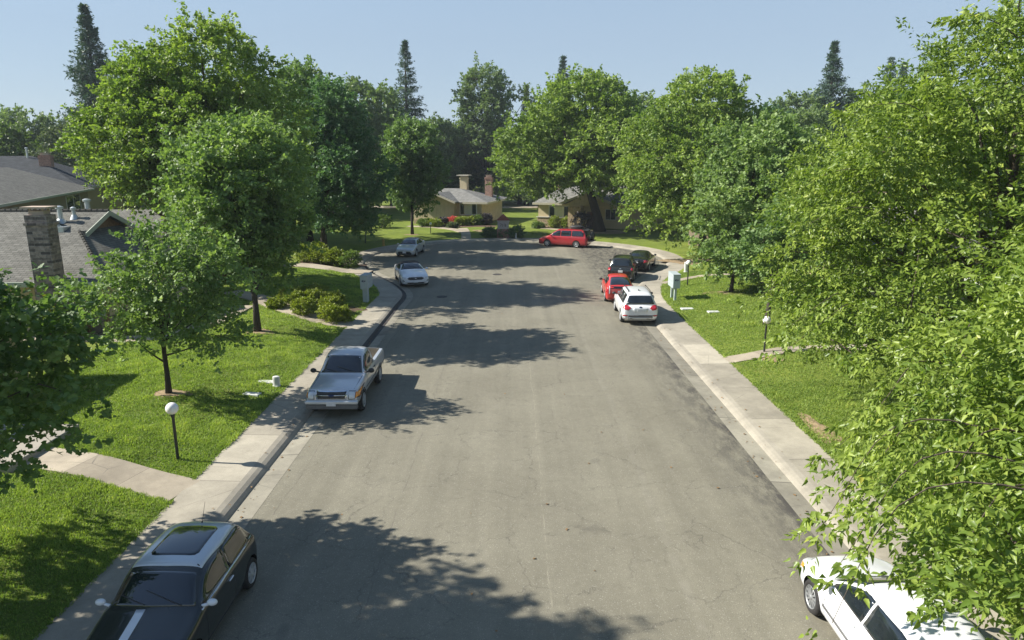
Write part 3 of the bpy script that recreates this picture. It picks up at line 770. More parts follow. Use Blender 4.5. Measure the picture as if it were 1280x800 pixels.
g.f += [(0, 1, 2), (5, 4, 3), (0, 3, 4, 1), (1, 4, 5, 2), (2, 5, 3, 0)]; g.build('gable_wall', M['siding'], hE)
rake_y([(6.4, 84.0, e + .05), (ax, 84.0, wz), (13.4, 84.0, e + .05)], hE)
edge_board([(lx, ry0, e), (6.5, ry0, e)], hE, 'fascia_tan', .24)
window(hE, (6.0, 86.18, 2.15), 2.5, 1.25, '-y', 3, (.25, .74), t=.10)
m = MB(); m.box(3.2, 7.6, 86.06, 86.2, .0, 1.4); m.box(7.5, 9.05, 84.48, 84.6, .0, 2.85); m.build('brick_face', M['brick_tan'], hE)
m = MB(); m.box(3.1, 7.65, 85.98, 86.1, 1.4, 1.47); m.build('sill_ledge', M['white'], hE)
m = MB(); m.box(9.5, 10.4, 86.13, 86.2, .1, 2.2); d_ = m.build('door', M['door'], hE)
m = sphere_mb((10.3, 86.1, 1.1), .05, 8, 6); m.build('handle', M['chrome'], d_)
window(hE, (12.4, 86.18, 1.9), 1.2, 1.2, '-y', 2); chimney(hE, 5.0, 91, 3.4, 6.0, .9, .7, 'brick_red')
def turn(o, px, py, a):                     # swing a finished house about one of its corners
    v = Vector((px, py, 0)); o.location = v - Matrix.Rotation(R(a), 3, 'Z') @ v; o.rotation_euler = (0, 0, R(a))
turn(hE, 3.3, 86.2, -18); turn(hD, -3.95, 89.6, -14)
# houses on the right behind the trees
hip_house('grey roofed tan house almost hidden behind the dense round tree on the right', 26.5, 47, 16, 11, .4, 3.0, 5.2, R(90), 'stucco', 'shingle', .6, (('+y', 3, 1.8, 1.6, 1.2, 2), ('+y', -3, 1.8, 1.8, 1.2, 2), ('-x', 0, 1.8, 1.6, 1.2, 2)))
hip_house('grey roofed house behind the big broad-leaved tree at the right edge', 27, 22, 17, 11, .4, 3.0, 5.2, R(90), 'stucco_yellow', 'shingle', .6, (('+y', 3, 1.8, 1.6, 1.2, 2), ('+y', -3, 1.8, 1.8, 1.2, 2)), chim=(2, 2, 3.5, 6.2))
hip_house('brown house in deep shade under the spreading trees at the right of the turning circle', 25, 70, 14, 10, .3, 2.9, 4.9, R(60), 'stucco_brown', 'shingle', .6, (('+y', 2, 1.8, 1.6, 1.2, 2), ('+y', -3, 1.8, 1.2, 1.0, 2)))
# ------------------------------------------------------------------ foliage
def unit(v): return v / np.maximum(np.linalg.norm(v, axis=-1, keepdims=True), 1e-9)
LEAF_SHAPES = {
    # (along, across, lift) corner templates and their faces as quads
    'diamond': (np.array([(0, 0, 0), (.42, .5, .10), (1, 0, -.06), (.42, -.5, .10)]), np.array([(0, 2, 1), (0, 3, 2)])),
    'broad': (np.array([(0, 0, 0), (.20, .44, .07), (.52, .34, .04), (1.08, 0, -.20), (.52, -.34, .04), (.20, -.44, .07)]), np.array([(0, 2, 1), (0, 3, 2), (0, 4, 3), (0, 5, 4)])),
    'star': (np.array([(0, 0, 0), (.15, .5, .05), (.42, .30, .02), (.62, .52, .04), (1, 0, -.08), (.62, -.52, .04), (.42, -.30, .02), (.15, -.5, .05)]), np.array([(0, 2, 1), (0, 4, 2), (2, 4, 3), (0, 6, 4), (4, 6, 5), (0, 7, 6)])),
}
def leaves(P, Dv, size, rng, shape='diamond', asp=.75, up=.55, droop=.25, jit=.6):
    """build leaves at P growing along Dv; returns V, F(tris), lv"""
    n = len(P)
    d = unit(Dv + rng.normal(0, jit, (n, 3)) + np.array([0, 0, -droop]))
    nr = unit(rng.normal(0, .55, (n, 3)) + np.array([-.28, -.08, up]) + .25 * Dv)
    s = unit(np.cross(nr, d)); nr = np.cross(d, s)
    T, F0 = LEAF_SHAPES[shape]; k = len(T)
    sz = size * rng.uniform(.45, 1.4, n)
    V = P[:, None] + (d[:, None] * T[None, :, 0:1] + s[:, None] * T[None, :, 1:2] * asp + nr[:, None] * T[None, :, 2:3]) * sz[:, None, None]
    F = F0[None] + (np.arange(n) * k)[:, None, None]
    return V.reshape(-1, 3), F.reshape(-1, 3), k
def sprigs(C0, O, n_leaf, length, rng, spread=.16):
    """leaf positions along twigs: C0 (m,3) starts, O (m,3) outward dirs"""
    m = len(C0); t = rng.uniform(0, 1, (m, n_leaf)) ** .8
    L = (length * rng.uniform(.55, 1.3, m))[:, None]
    bend = unit(rng.normal(0, 1, (m, 3))) * .22 + np.array([0, 0, -.14])
    P = C0[:, None] + O[:, None] * (t * L)[..., None] + bend[:, None] * ((t ** 2) * L)[..., None]
    side = rng.normal(0, 1, (m, n_leaf, 3)); side[..., 2] *= .55
    P = P + side * spread * (1.05 - .75 * t[..., None])
    Dv = unit(O[:, None] * .8 + side * .5)
    return P.reshape(-1, 3), Dv.reshape(-1, 3), np.repeat(rng.uniform(0, 1, m), n_leaf)
def make_crown(rng, lobes, n_sprig, n_leaf, size, length, shape='diamond', fill=.14, zmin=None, **kw):
    """lobes (k,6): centre and radii. sprigs on lobe surfaces not buried in another lobe"""
    L = np.array(lobes, float); area = (L[:, 3] * L[:, 4] + L[:, 3] * L[:, 5] + L[:, 4] * L[:, 5]); pr = area / area.sum()
    need = n_sprig; C0 = []; O = []; LI = []
    for _ in range(12):
        q = need * 2; li = rng.choice(len(L), q, p=pr)
        u = unit(rng.normal(0, 1, (q, 3))); u[:, 2] += .12; u = unit(u)
        rr = np.where(rng.random(q) < fill, rng.uniform(.25, .8, q), rng.uniform(.78, 1.0, q))
        rr = np.where(rng.random(q) < .07, rr * rng.uniform(1.1, 1.38, q), rr)      # stray shoots beyond the outline
        p = L[li, :3] + u * L[li, 3:] * rr[:, None]
        inside = np.zeros(q)
        for j in range(len(L)):
            dd = (((p - L[j, :3]) / L[j, 3:]) ** 2).sum(1); inside += (dd < .36) & (li != j)
        keep = (inside == 0) | (rng.random(q) < .10)
        if zmin is not None: keep &= p[:, 2] > zmin
        C0.append(p[keep]); O.append(unit(u[keep] + rng.normal(0, .32, (keep.sum(), 3)) + np.array([0, 0, .32]))); LI.append(li[keep]); need -= keep.sum()
        if need <= 0: break
    C0 = np.concatenate(C0)[:n_sprig]; O = np.concatenate(O)[:n_sprig]; LI = np.concatenate(LI)[:n_sprig]
    P, Dv, tw = sprigs(C0 - O * length * .35, O, n_leaf, length * 1.2, rng, spread=kw.pop('spread', .135 * max(1, length)))
    lobe_tone = rng.uniform(0, 1, len(L))[LI]
    V, F, k = leaves(P, Dv, size, rng, shape, **kw)
    tone = np.repeat(.42 * rng.random(len(P)) + .33 * tw + .25 * np.repeat(lobe_tone, n_leaf), k)
    return V, F, np.clip(tone, 0, 1), C0
def auto_lobes(rng, c, r, zb, zt, n=14, k=.42, shape='round'):
    cx, cy = c; H_ = zt - zb; out = []
    rr = r
    for i in range(n):
        t = (i + .5) / n; ang = i * 2.399 + rng.uniform(-.4, .4)
        if shape == 'round': prof = math.sin(math.pi * min(1, .16 + .80 * t)) ** .75
        elif shape == 'cone': prof = (1 - t) ** .75 * .95 + .12
        elif shape == 'vase': prof = math.sin(math.pi * min(1, .30 + .62 * t)) ** .6 * (.55 + .5 * t)
        else: prof = math.sin(math.pi * min(1, .10 + .74 * t)) ** .6
        lr = r * k * rng.uniform(.8, 1.25) * (.55 + .45 * prof)
        R_ = max(0, rr * prof - lr * .85) * rng.uniform(.8, 1.12)
        z = zb + lr * .65 + (H_ - lr * 1.4) * t
        out.append((cx + math.cos(ang) * R_, cy + math.sin(ang) * R_, z, lr, lr, lr * rng.uniform(.62, .85)))
    for zz in (.3, .55, .78):
        out.append((cx, cy, zb + H_ * zz, r * .5, r * .5, H_ * .2))
    return out
def limbs(mb, rng, base, lobes, r0, trunk_top, C0, lean=(0, 0), twigs=90, seg=7, amin=.22):
    bx, by, bz = base; th = trunk_top - bz
    P = [Vector((bx, by, bz - .15))]; rad = [r0 * 1.45]
    nseg = 7
    for i in range(1, nseg + 1):
        t = i / nseg
        P.append(Vector((bx + lean[0] * t ** 1.3 + rng.normal(0, .03 * th / 6), by + lean[1] * t ** 1.3 + rng.normal(0, .03 * th / 6), bz + th * t)))
        rad.append(r0 * (1.05 - .72 * t))
    mb.tube(P, rad, 10)
    lob = []
    for L in lobes:
        c = Vector(L[:3]); t = min(.92, max(amin, (c.z - bz) / th * .55 + rng.uniform(-.08, .08)))
        f = t * nseg; i = min(nseg - 1, int(f)); s = P[i].lerp(P[i + 1], f - i)
        m = s.lerp(c, .5) + Vector((rng.normal(0, .12), rng.normal(0, .12), -.10 * (c - s).length + rng.normal(0, .1)))
        pts = []
        for q in np.linspace(0, 1, 6):
            pts.append(s * (1 - q) ** 2 + m * (2 * q * (1 - q)) + c * q * q)
        rr = r0 * (.46 - .2 * t)
        mb.tube(pts, [rr * (1 - .9 * q) for q in np.linspace(0, 1, 6)], 6, False); lob.append(pts)
    if len(C0) and twigs:
        idx = rng.choice(len(C0), min(twigs, len(C0)), replace=False)
        ends = np.array([tuple(l[k]) for l in lob for k in (3, 4, 5)])
        for i in idx:
            e = C0[i]; j = ((ends - e) ** 2).sum(1).argmin(); s = Vector(ends[j]); e = Vector(e)
            if (e - s).length > 3.2: continue
            m = (s + e) / 2 + Vector((0, 0, .08 * (e - s).length)); r_ = max(.012, r0 * .09)
            mb.tube([s, m, e], [r_, r_ * .7, r_ * .35], 4, False)
def tree(name, label, base, crown_c, r, zb, zt, leaf, size, n_sprig, n_leaf=34, length=.75, shape='diamond', kind='round', trunk_r=.14, bark='bark', fronds=(),
         seed=1, nl=14, k=.42, lobes=None, group=None, ttop=.72, lean=None, amin=.22, fill=.14, twigs=90, cat='tree', extra=(), **kw):
    rng = np.random.default_rng(seed); bx, by = base; bz = hgt(bx, by)
    t = thing(name, label, cat, (bx, by, bz), 0, group)
    lb = lobes if lobes is not None else auto_lobes(rng, crown_c, r, zb, zt, nl, k, kind)
    lb = list(lb) + list(extra)
    lb = [(l[0] - bx, l[1] - by, l[2] - bz, *l[3:]) for l in lb]
    V, F, lv, C0 = make_crown(rng, lb, n_sprig, n_leaf, size, length, shape, fill, zmin=zb - bz - .25, **kw)
    mb = MB()
    for a, b, q in fronds:                      # long drooping branches that leave the crown
        a = np.array(a, float) - (bx, by, bz); b = np.array(b, float) - (bx, by, bz); u = unit(b - a); ln = np.linalg.norm(b - a)
        tt = rng.uniform(0, 1, q); base_ = a + (b - a) * tt[:, None] + np.array([0, 0, 1.0]) * (.20 * ln * np.sin(math.pi * tt))[:, None] + np.cross(u, [0, 0, 1])[None] * (.09 * ln * np.sin(5.2 * tt + seed + b[0]))[:, None]
        w_ = (.42 - .30 * tt)[:, None]; base_ += rng.normal(0, 1, (q, 3)) * w_ * np.array([1, 1, .45])
        P, Dv, tw = sprigs(base_, unit(u + rng.normal(0, .35, (q, 3))), 16, .42, rng, .085)
        kk = {k: v for k, v in kw.items() if k != 'spread'}; kk['jit'] = .35
        V2, F2, k2 = leaves(P, Dv, size, rng, shape, **kk); F = np.concatenate([F, F2 + len(V)]); V = np.concatenate([V, V2])
        lv = np.concatenate([lv, np.repeat(np.clip(.3 + .4 * rng.random(len(P)) + .3 * tw, 0, 1), k2)])
        pts = [a + (b - a) * s_ + np.array([0, 0, .20 * ln * math.sin(math.pi * s_)]) + np.cross(u, [0, 0, 1]) * (.09 * ln * math.sin(5.2 * s_ + seed + b[0])) for s_ in np.linspace(0, .97, 9)]
        mb.tube([tuple(p_) for p_ in pts], list(np.linspace(.017, .004, 9)), 5, False)
    fast_mesh('crown', V, F, 3, M[leaf], t, lv)
    top = (zb + (zt - zb) * ttop) - bz
    limbs(mb, rng, (0, 0, 0), lb, trunk_r, top, C0, lean or ((crown_c[0] - bx) * .7, (crown_c[1] - by) * .7), twigs, amin=amin)
    mb.build('trunk', M[bark], t, smooth=True)
    return t
def conifer(name, label, x, y, h, r, seed, zb=1.5, dens=1.0, leaf='lf_conifer', group=None, proto=False):
    rng = np.random.default_rng(seed); bz = hgt(x, y) if not proto else 0
    t = thing(name, label, 'tree', (x, y, bz), 0, group)
    mb = MB(); mb.tube([(0, 0, -.2), (0, 0, h * .5), (0, 0, h * .98)], [r * .09, r * .05, .02], 8)
    C0 = []; O = []; LS = []; z = zb
    while z < h * .985:
        f = (z - zb) / (h - zb); tip = min(1, (h - z) / 5.5 + .10); rr = r * ((1 - f) ** 1.12) * (.88 + .16 * math.sin(f * 23 + seed)) + .10; nb = max(4, int(13 * dens * (1 - f * .5)))
        for q in range(nb):
            a = rng.uniform(0, 2 * math.pi); L = rr * rng.uniform(.55, 1.15)
            d = np.array([math.cos(a), math.sin(a), rng.uniform(-.22, .10) + .35 * f]); 
            if rng.random() < .5: mb.tube([(0, 0, z), tuple(np.array([0, 0, z]) + d * L * .9)], [.05 * (1 - f) + .015, .01], 4, False)
            for s in np.arange(.18, 1.001, .17 / max(.6, L / 2.2)):
                C0.append(np.array([0, 0, z]) + d * L * s); O.append(unit(d + rng.normal(0, .45, 3) + np.array([0, 0, .12])) * tip)
        z += max(.42, h * .024) * rng.uniform(.8, 1.2)
    C0 = np.array(C0); O = np.array(O)
    sc = max(.5, h / 26)
    P, Dv, tw = sprigs(C0, O, 16, .75 * sc, rng, .20 * sc)
    V, F, k = leaves(P, Dv, .30 * sc, rng, 'diamond', asp=.42, up=.3, droop=.1, jit=.35)
    fast_mesh('crown', V, F, 3, M[leaf], t, np.repeat(.5 * tw + .5 * rng.random(len(P)), k))
    mb.build('trunk', M['bark_dark'], t, smooth=True)
    return t

# --- street trees, left side
tree('maple_tree', 'dark leafy maple filling the left edge beside the two-tone hatchback', (-14.0, 10.3), (-12.9, 10.2), 3.5, 2.8, 11.2, 'lf_maple', .135, 1700, 34, .75, 'star', seed=11, nl=17, k=.40,
     extra=[(-10.3, 13.3, 4.2, 1.3, 1.1, .9), (-9.9, 12.4, 3.4, 1.3, 1.2, .8), (-11.7, 13.7, 5.2, 1.4, 1.0, 1.1), (-12.0, 13.3, 3.4, 1.5, 1.2, .9), (-10.2, 11.8, 2.8, 1.0, 1.0, .7), (-12.9, 12.6, 6.6, 1.3, 1.0, 1.2), (-9.9, 13.3, 4.9, 1.0, 1.0, .8), (-11.6, 12.4, 2.6, 1.2, 1.0, .6), (-9.4, 12.9, 3.9, .9, .9, .7), (-11.0, 12.8, 4.3, 1.4, 1.2, 1.2)], trunk_r=.2)
tree('young_maple_tree', 'slim young maple with an open crown behind the near left globe lamp', (-11.72, 22.12), (-11.5, 22.15), 2.4, 1.75, 6.35, 'lf_maple2', .12, 470, 32, .62, 'star', seed=23,
     lobes=[(-11.85, 22.2, 5.35, .85, .9, .75), (-11.0, 22.4, 5.55, .95, .9, .75), (-9.95, 22.1, 4.85, .9, .9, .75), (-13.35, 21.8, 3.95, .8, .8, .65), (-12.35, 21.3, 4.35, 1.0, .9, .8), (-10.9, 21.2, 4.4, 1.1, .9, .8),
            (-9.9, 22.0, 3.45, .85, .9, .7), (-12.75, 22.0, 2.65, .8, .8, .65), (-11.3, 21.3, 3.2, .85, .8, .6), (-9.95, 22.2, 2.5, 1.0, .9, .55), (-11.7, 23.0, 4.1, 1.3, 1.0, 1.0), (-10.5, 23.2, 4.2, 1.2, 1.0, .9)], trunk_r=.085, ttop=.8, twigs=70, bark='bark_dark')
tree('maple_tree', 'full green maple with thin dark trunk between the young tree and the clipped shrubs', (-11.8, 30.7), (-12.2, 31.2), 3.25, 2.7, 10.2, 'lf_maple2', .15, 1500, 34, .75, 'star', seed=31, nl=20, kind='egg', k=.36, trunk_r=.14, bark='bark_dark')
tree('broad_tree', 'huge broad yellow-green tree rising highest over the left houses', (-18.5, 44), (-18.3, 43.5), 6.1, 3.6, 16.5, 'lf_bright', .19, 2300, 34, .95, seed=41, nl=26, k=.31, trunk_r=.32)
tree('broad_tree', 'wide yellow-green tree over the left house roof, below the tall dark spire', (-22.0, 44), (-21.9, 43.5), 4.4, 5.9, 14.6, 'lf_bright', .19, 1900, 34, .95, seed=42, nl=22, k=.33, trunk_r=.3)
tree('shade_tree', 'dense dark green shade tree with low branches, left of the street before the turning circle', (-16.3, 59.0), (-14.9, 58.2), 4.7, 2.0, 14.6, 'lf_dark', .21, 1900, 34, .95, seed=51, nl=22, k=.34, trunk_r=.28, bark='bark_dark', shape='diamond')
tree('shade_tree', 'mid green tree standing between the huge broad tree and the dark shade tree', (-20.4, 69), (-20.2, 69), 5.6, 3.2, 17.6, 'lf_maple', .24, 1700, 32, 1.0, seed=52, nl=17, k=.38, trunk_r=.28, bark='bark_dark')
tree('liquidambar_tree', 'rounded green tree on the lawn in front of the pale yellow house', (-11.1, 76.2), (-10.9, 76.4), 3.7, 2.6, 12.6, 'lf_maple', .25, 1250, 30, .85, seed=61, nl=15, kind='egg', k=.40, trunk_r=.15, bark='bark_dark')
tree('sapling', 'very small thin-stemmed sapling behind the left sidewalk of the turning circle', (-14.6, 67.8), (-14.3, 67.8), 1.5, 1.5, 4.4, 'lf_dark', .2, 110, 26, .6, seed=62, nl=7, k=.5, trunk_r=.04, bark='bark_dark', twigs=20)
# --- centre and right
tree('spreading_tree', 'great spreading tree with a leaning dark trunk over the red minivan', (10.2, 79.6), (7.9, 78.6), 8.9, 4.0, 17.6, 'lf_bright', .28, 2900, 32, 1.25, seed=71, nl=32, k=.28, trunk_r=.55, bark='bark_dark',
     extra=[(.8, 77.5, 6.2, 2.2, 2.2, 1.7), (-.2, 78, 8.2, 2.2, 2.2, 1.6), (3.5, 75.5, 6.9, 2.6, 2.4, 1.6)], ttop=.6, lean=(-4.6, -.8), amin=.5)
tree('broad_tree', 'wide feathery yellow-green tree overhanging the black sedan on the right', (17.0, 60.5), (15.9, 59.5), 6.9, 2.6, 15.4, 'lf_bright', .23, 2500, 34, 1.05, seed=81, nl=28, k=.31, trunk_r=.32, bark='bark_dark',
     extra=[(10.6, 56.5, 4.3, 1.8, 1.6, 1.1), (10.4, 58.5, 6.2, 1.8, 1.8, 1.3), (12.8, 55.2, 3.3, 1.8, 1.4, 1.0)])
tree('maple_tree', 'very dense round deep green maple behind the right mailbox', (13.4, 41.1), (14.9, 41.6), 3.7, 1.1, 10.7, 'lf_maple2', .17, 1900, 34, .75, 'star', seed=91, nl=24, kind='egg', k=.38, trunk_r=.10, bark='bark_dark', extra=[(12.4, 41.2, 2.6, 1.1, 1.1, .9), (15.5, 40, 2.2, 1.5, 1.3, 1.0), (13.2, 40, 2.7, 1.3, 1.2, 1.0), (12.2, 42, 3.6, 1.2, 1.2, 1.0), (14.4, 39.2, 2.4, 1.3, 1.0, .9)])
tree('young_tree', 'small tree with a pale trunk on the right lawn behind the globe lamp', (12.5, 32.7), (13.6, 33.0), 2.4, 2.5, 6.6, 'lf_maple', .15, 420, 32, .65, 'star', seed=101, nl=10, k=.45, trunk_r=.13, bark='bark_dark')
tree('mulberry_tree', 'big sunlit broad-leaved tree at the right, spilling over the right lawn', (16.2, 22.5), (15.9, 22.3), 6.3, 2.8, 12.7, 'lf_mulberry', .130, 3900, 36, .95, 'broad', seed=111, nl=28, k=.30, trunk_r=.3,
     extra=[(10.3, 22.5, 5.0, 1.5, 1.5, .9), (10.5, 23.5, 6.6, 1.5, 1.5, 1.1), (11.0, 20.3, 8.6, 1.5, 1.5, 1.2), (11.5, 21, 4.0, 1.4, 1.2, .8), (9.9, 21.3, 3.5, 1.2, 1.2, .8), (11.2, 19.6, 3.3, 1.4, 1.2, .8), (12.6, 18.2, 3.2, 1.5, 1.3, .9), (11.0, 18.4, 4.3, 1.2, 1.1, .8), (14, 17.4, 3.4, 1.5, 1.3, 1.0), (9.5, 22.6, 3.5, 1.1, 1.1, .7), (10.5, 20.3, 2.95, 1.2, 1.1, .6), (11.6, 18.0, 2.95, 1.3, 1.1, .6), (12.9, 16.6, 3.0, 1.3, 1.1, .7), (9.5, 18.6, 3.0, .9, .9, .4), (10.6, 16.3, 3.4, 1.0, 1.0, .6)], asp=.66, droop=.4, spread=.15, jit=.45,
     fronds=[((11, 22.8, 4.6), (8.1, 22.0, 3.6), 26), ((10.6, 20.6, 4.2), (7.7, 19.5, 2.8), 22), ((10.6, 20.0, 3.9), (7.5, 18.5, 2.6), 20), ((11, 20, 6.6), (8.5, 20, 6.2), 26), ((11.5, 19.5, 9.2), (8.9, 19, 9.2), 26), ((13, 19, 11.3), (10.9, 18, 11.4), 26), ((11, 21, 7.6), (8.7, 20.5, 7.4), 24), ((11.5, 23, 5.4), (8.9, 23, 5.0), 26), ((14, 20, 12.0), (12.8, 18.5, 12.9), 18)])
tree('mulberry_tree', 'nearest broad-leaved tree with large glossy leaves over the bottom right white car', (13.0, 8.6), (11.75, 9.2), 4.9, 2.4, 9.4, 'lf_mulberry', .118, 3300, 38, .85, 'broad', seed=121, nl=20, k=.36, trunk_r=.26,
     extra=[(8.0, 10.4, 4.3, 1.0, 1.0, .6), (8.6, 12.6, 4.6, 1.1, .9, .6), (7.2, 7.4, 3.9, 1.0, .9, .6), (6.9, 9.0, 3.0, .9, .9, .5), (7.5, 10.4, 2.9, .9, .9, .5), (6.6, 8.0, 3.3, .8, .8, .5), (8.2, 8.8, 3.0, 1.1, 1.0, .6), (6.3, 6.4, 3.7, .8, .8, .5), (8.6, 11.0, 3.3, 1.1, .9, .6), (6.0, 7.9, 3.15, .7, .7, .4), (5.6, 6.6, 3.4, .6, .6, .4), (6.5, 9.2, 2.75, .7, .7, .4), (9.9, 12.9, 3.6, 1.3, 1.0, .8), (10.8, 13.6, 4.6, 1.3, 1.1, .9)], asp=.58, droop=.45, spread=.13, jit=.45,
     fronds=[((8.9, 13.0, 4.2), (5.9, 12.0, 2.8), 32), ((8.4, 11.8, 3.9), (5.7, 11.0, 2.5), 32), ((8.6, 12.4, 3.7), (6.1, 11.6, 2.7), 22), ((7.8, 10.2, 4.0), (4.35, 9.4, 2.7), 28), ((7.2, 8.4, 3.9), (3.75, 7.4, 2.6), 28), ((7.4, 9.0, 4.0), (4.3, 8.5, 2.75), 25), ((7.8, 9.5, 4.2), (5.6, 9.0, 3.2), 22), ((7.6, 8.4, 3.8), (5.2, 7.9, 2.9), 22)])

# --- tall conifers on the skyline
conifer('redwood_tree', 'tall dark spire conifer high above the left tree mass', -64.0, 110, 31.0, 8.8, 5, dens=1.7)
conifer('redwood_tree', 'short conifer tip just right of the tall left spire, peeking through leaves', -63.5, 122, 25.2, 6.0, 6)
conifer('pine_tree', 'sparse narrow pine standing alone against the sky left of centre', -19.2, 130, 29.2, 7.6, 7, dens=.9)
conifer('redwood_tree', 'pointed conifer tip above the great spreading tree, centre right', 10.6, 150, 29.5, 6.0, 8)
conifer('redwood_tree', 'blunt bright green conifer beside the tall open oak', 2.6, 128, 21.5, 5.4, 9, leaf='lf_shrub')
conifer('redwood_tree', 'dense pointed conifer on the right skyline', 52.5, 118, 27.2, 9.0, 12, dens=1.4)
conifer('redwood_tree', 'small rounded conifer tip right of the dense pointed one', 76.0, 145, 29.0, 5.4, 13)
conifer('redwood_tree', 'faint conifer tip at the far right skyline beside the big sunlit tree', 81.5, 150, 28.4, 5.8, 14)
# --- tall open oak, centre
tree('oak_tree', 'tall open dark oak with bare limbs showing against the sky, centre', (-4.6, 131), (-5.3, 131), 7.6, 7.5, 25.2, 'lf_oak', .36, 1150, 28, 1.4, seed=131, nl=17, k=.30, trunk_r=.55, bark='bark_dark', fill=.1, twigs=150, kind='vase',
     extra=[(2.6, 131, 19.6, 1.9, 1.9, 1.3)])
# --- far wood: prototypes copied
GRP = 'far trees closing the view behind the houses'
protos = []
for i, (leaf, kind) in enumerate((('lf_oak', 'round'), ('lf_dark', 'round'), ('lf_oak', 'egg'), ('lf_shrub', 'round'))):
    rng = np.random.default_rng(200 + i)
    t = thing('oak_tree', 'x', 'tree', (0, 0, 0), 0, GRP)
    lb = auto_lobes(rng, (0, 0), 6.2, 1.0, 14.5, 16, .38, kind)
    V, F, lv, C0 = make_crown(rng, lb, 1150, 26, .36, 1.25, 'diamond', .2, zmin=.6)
    fast_mesh('crown', V, F, 3, M[leaf], t, lv)
    mb = MB(); limbs(mb, rng, (0, 0, 0), lb, .38, 9, C0, twigs=30); mb.build('trunk', M['bark_dark'], t, smooth=True); protos.append(t)
far = [  # x, y, scale, proto, label
    (-47, 104, 1.2, 0), (-38, 108, 1.10, 1), (-30, 103, 1.30, 0), (-25, 116, 1.45, 2), (-22, 128, 1.25, 1), (-15, 138, 1.15, 3), (-11, 140, 1.1, 0), (-13, 133, 1.05, 2), (-9, 141, 1.05, 1),
    (-3, 138, 1.05, 1), (1.5, 131, 1.0, 0), (5, 120, 1.05, 2), (9, 134, 1.10, 0), (13, 117, 1.12, 1), (20, 124, 1.2, 3), (27, 113, 1.18, 0), (25, 135, 1.4, 2), (33, 120, 1.2, 2), (38, 104, 1.12, 1), (45, 112, 1.30, 0), (53, 106, 1.15, 3),
    (58, 118, 1.38, 0), (66, 112, 1.35, 2), (72, 124, 1.5, 1), (82, 122, 1.5, 0), (94, 128, 1.4, 2), (28, 92, .95, 1), (36, 86, 1.0, 0), (44, 90, 1.0, 3), (33, 58, .95, 1), (36, 38, .9, 2),
    (-40, 84, .95, 3), (-33, 74, .95, 0), (-29, 66, .9, 1), (-72, 132, 1.2, 0), (-88, 128, 1.2, 2), (22.5, 79, .78, 1), (29, 78, .85, 0)]
words = {0: 'olive green oak', 1: 'deep green leafy tree', 2: 'egg-shaped olive oak', 3: 'fresh green round tree'}
where = ['behind the left house roofs', 'behind the left house roofs', 'left of the sparse narrow pine', 'just left of the sparse narrow pine', 'below the sparse narrow pine', 'right of the sparse narrow pine, low', 'between the pine and the tall open oak',
         'between the pine and the tall open oak, further back', 'low behind the tan chimney', 'behind the tall open oak', 'behind the red chimney house', 'behind the great spreading tree, left part', 'behind the great spreading tree, middle',
         'behind the great spreading tree, right part', 'in the gap right of the great spreading tree', 'behind the wide feathery tree', 'tall and far behind the wide feathery tree', 'behind the wide feathery tree, right part', 'behind the dense round maple',
         'left of the dense pointed conifer', 'under the dense pointed conifer', 'right of the dense pointed conifer', 'on the right skyline below the small conifer tips', 'on the right skyline behind the conifer tips', 'at the right skyline against the big sunlit tree',
         'far right behind the big sunlit tree', 'in shade right of the brick-walled house', 'in shade behind the turning circle, right', 'behind the right-hand trees', 'behind the grey roofed house on the right', 'behind the hidden right-hand house',
         'behind the huge broad tree, left', 'behind the huge broad tree, right', 'beside the dark shade tree, further back', 'far left skyline', 'far left skyline, outermost', 'over the dark hollow right of the spreading tree', 'deep in the dark hollow behind the turning circle']
rr_ = random.Random(5)
used = set()
for i, (x, y, s, p) in enumerate(far):
    o = protos[p] if p not in used else copy_tree(protos[p]); used.add(p)
    o.location = (x, y, hgt(x, y) - .1); o.rotation_euler = (0, 0, rr_.uniform(0, 6.28)); o.scale = (s * rr_.uniform(.9, 1.12), s * rr_.uniform(.9, 1.12), s * .98)
    o['label'] = words[p] + ' ' + where[i]
tree('olive_tree', 'pale grey-green bushy tree beyond the roofs at the left edge', (-58, 96), (-58, 96), 8.5, 1, 13.8, 'lf_olive', .36, 1300, 28, 1.2, seed=141, nl=18, k=.36)
tree('olive_tree', 'pale yellow-green bushy tree at the far left edge behind the dark roof', (-71, 98), (-71, 98), 6.5, 1, 13.0, 'lf_shrub', .36, 1000, 28, 1.2, seed=142, nl=15, k=.38)
tree('oak_tree', 'dark oak tip entering at the far left edge of the sky', (-90, 108), (-89, 108), 9.0, 6, 21.0, 'lf_oak', .4, 900, 28, 1.5, seed=143, nl=14, k=.34, trunk_r=.5)

# --- shrubs: same builder, low and dense
def shrub(name, label, x, y, r, h, leaf, seed, size=.07, n=150, n_leaf=26, group=None, cat='shrub', flat=False):
    rng = np.random.default_rng(seed); bz = hgt(x, y)
    t = thing(name, label, cat, (x, y, bz), 0, group)
    lb = [(0, 0, h * .5, r * .92, r * .92, h * .52)] + [(math.cos(a) * r * .45, math.sin(a) * r * .45, h * .55 + rng.uniform(-.05, .08), r * .55, r * .55, h * .42) for a in rng.uniform(0, 6.28, 5)]
    V, F, lv, C0 = make_crown(rng, lb, n, n_leaf, size, size * 2.6, 'diamond', .2, zmin=0, spread=size * .9, up=.5, droop=0)
    fast_mesh('foliage', V, F, 3, M[leaf], t, lv)
    mb = MB()
    for k in range(7):
        a = rng.uniform(0, 6.28); mb.tube([(0, 0, -.05), (math.cos(a) * r * .3, math.sin(a) * r * .3, h * .4), (math.cos(a) * r * .6, math.sin(a) * r * .6, h * .8)], [.03, .02, .008], 5)
    mb.build('stem', M['bark_dark'], t); return t
G1 = 'clipped yellow-green shrubs beside the left path'
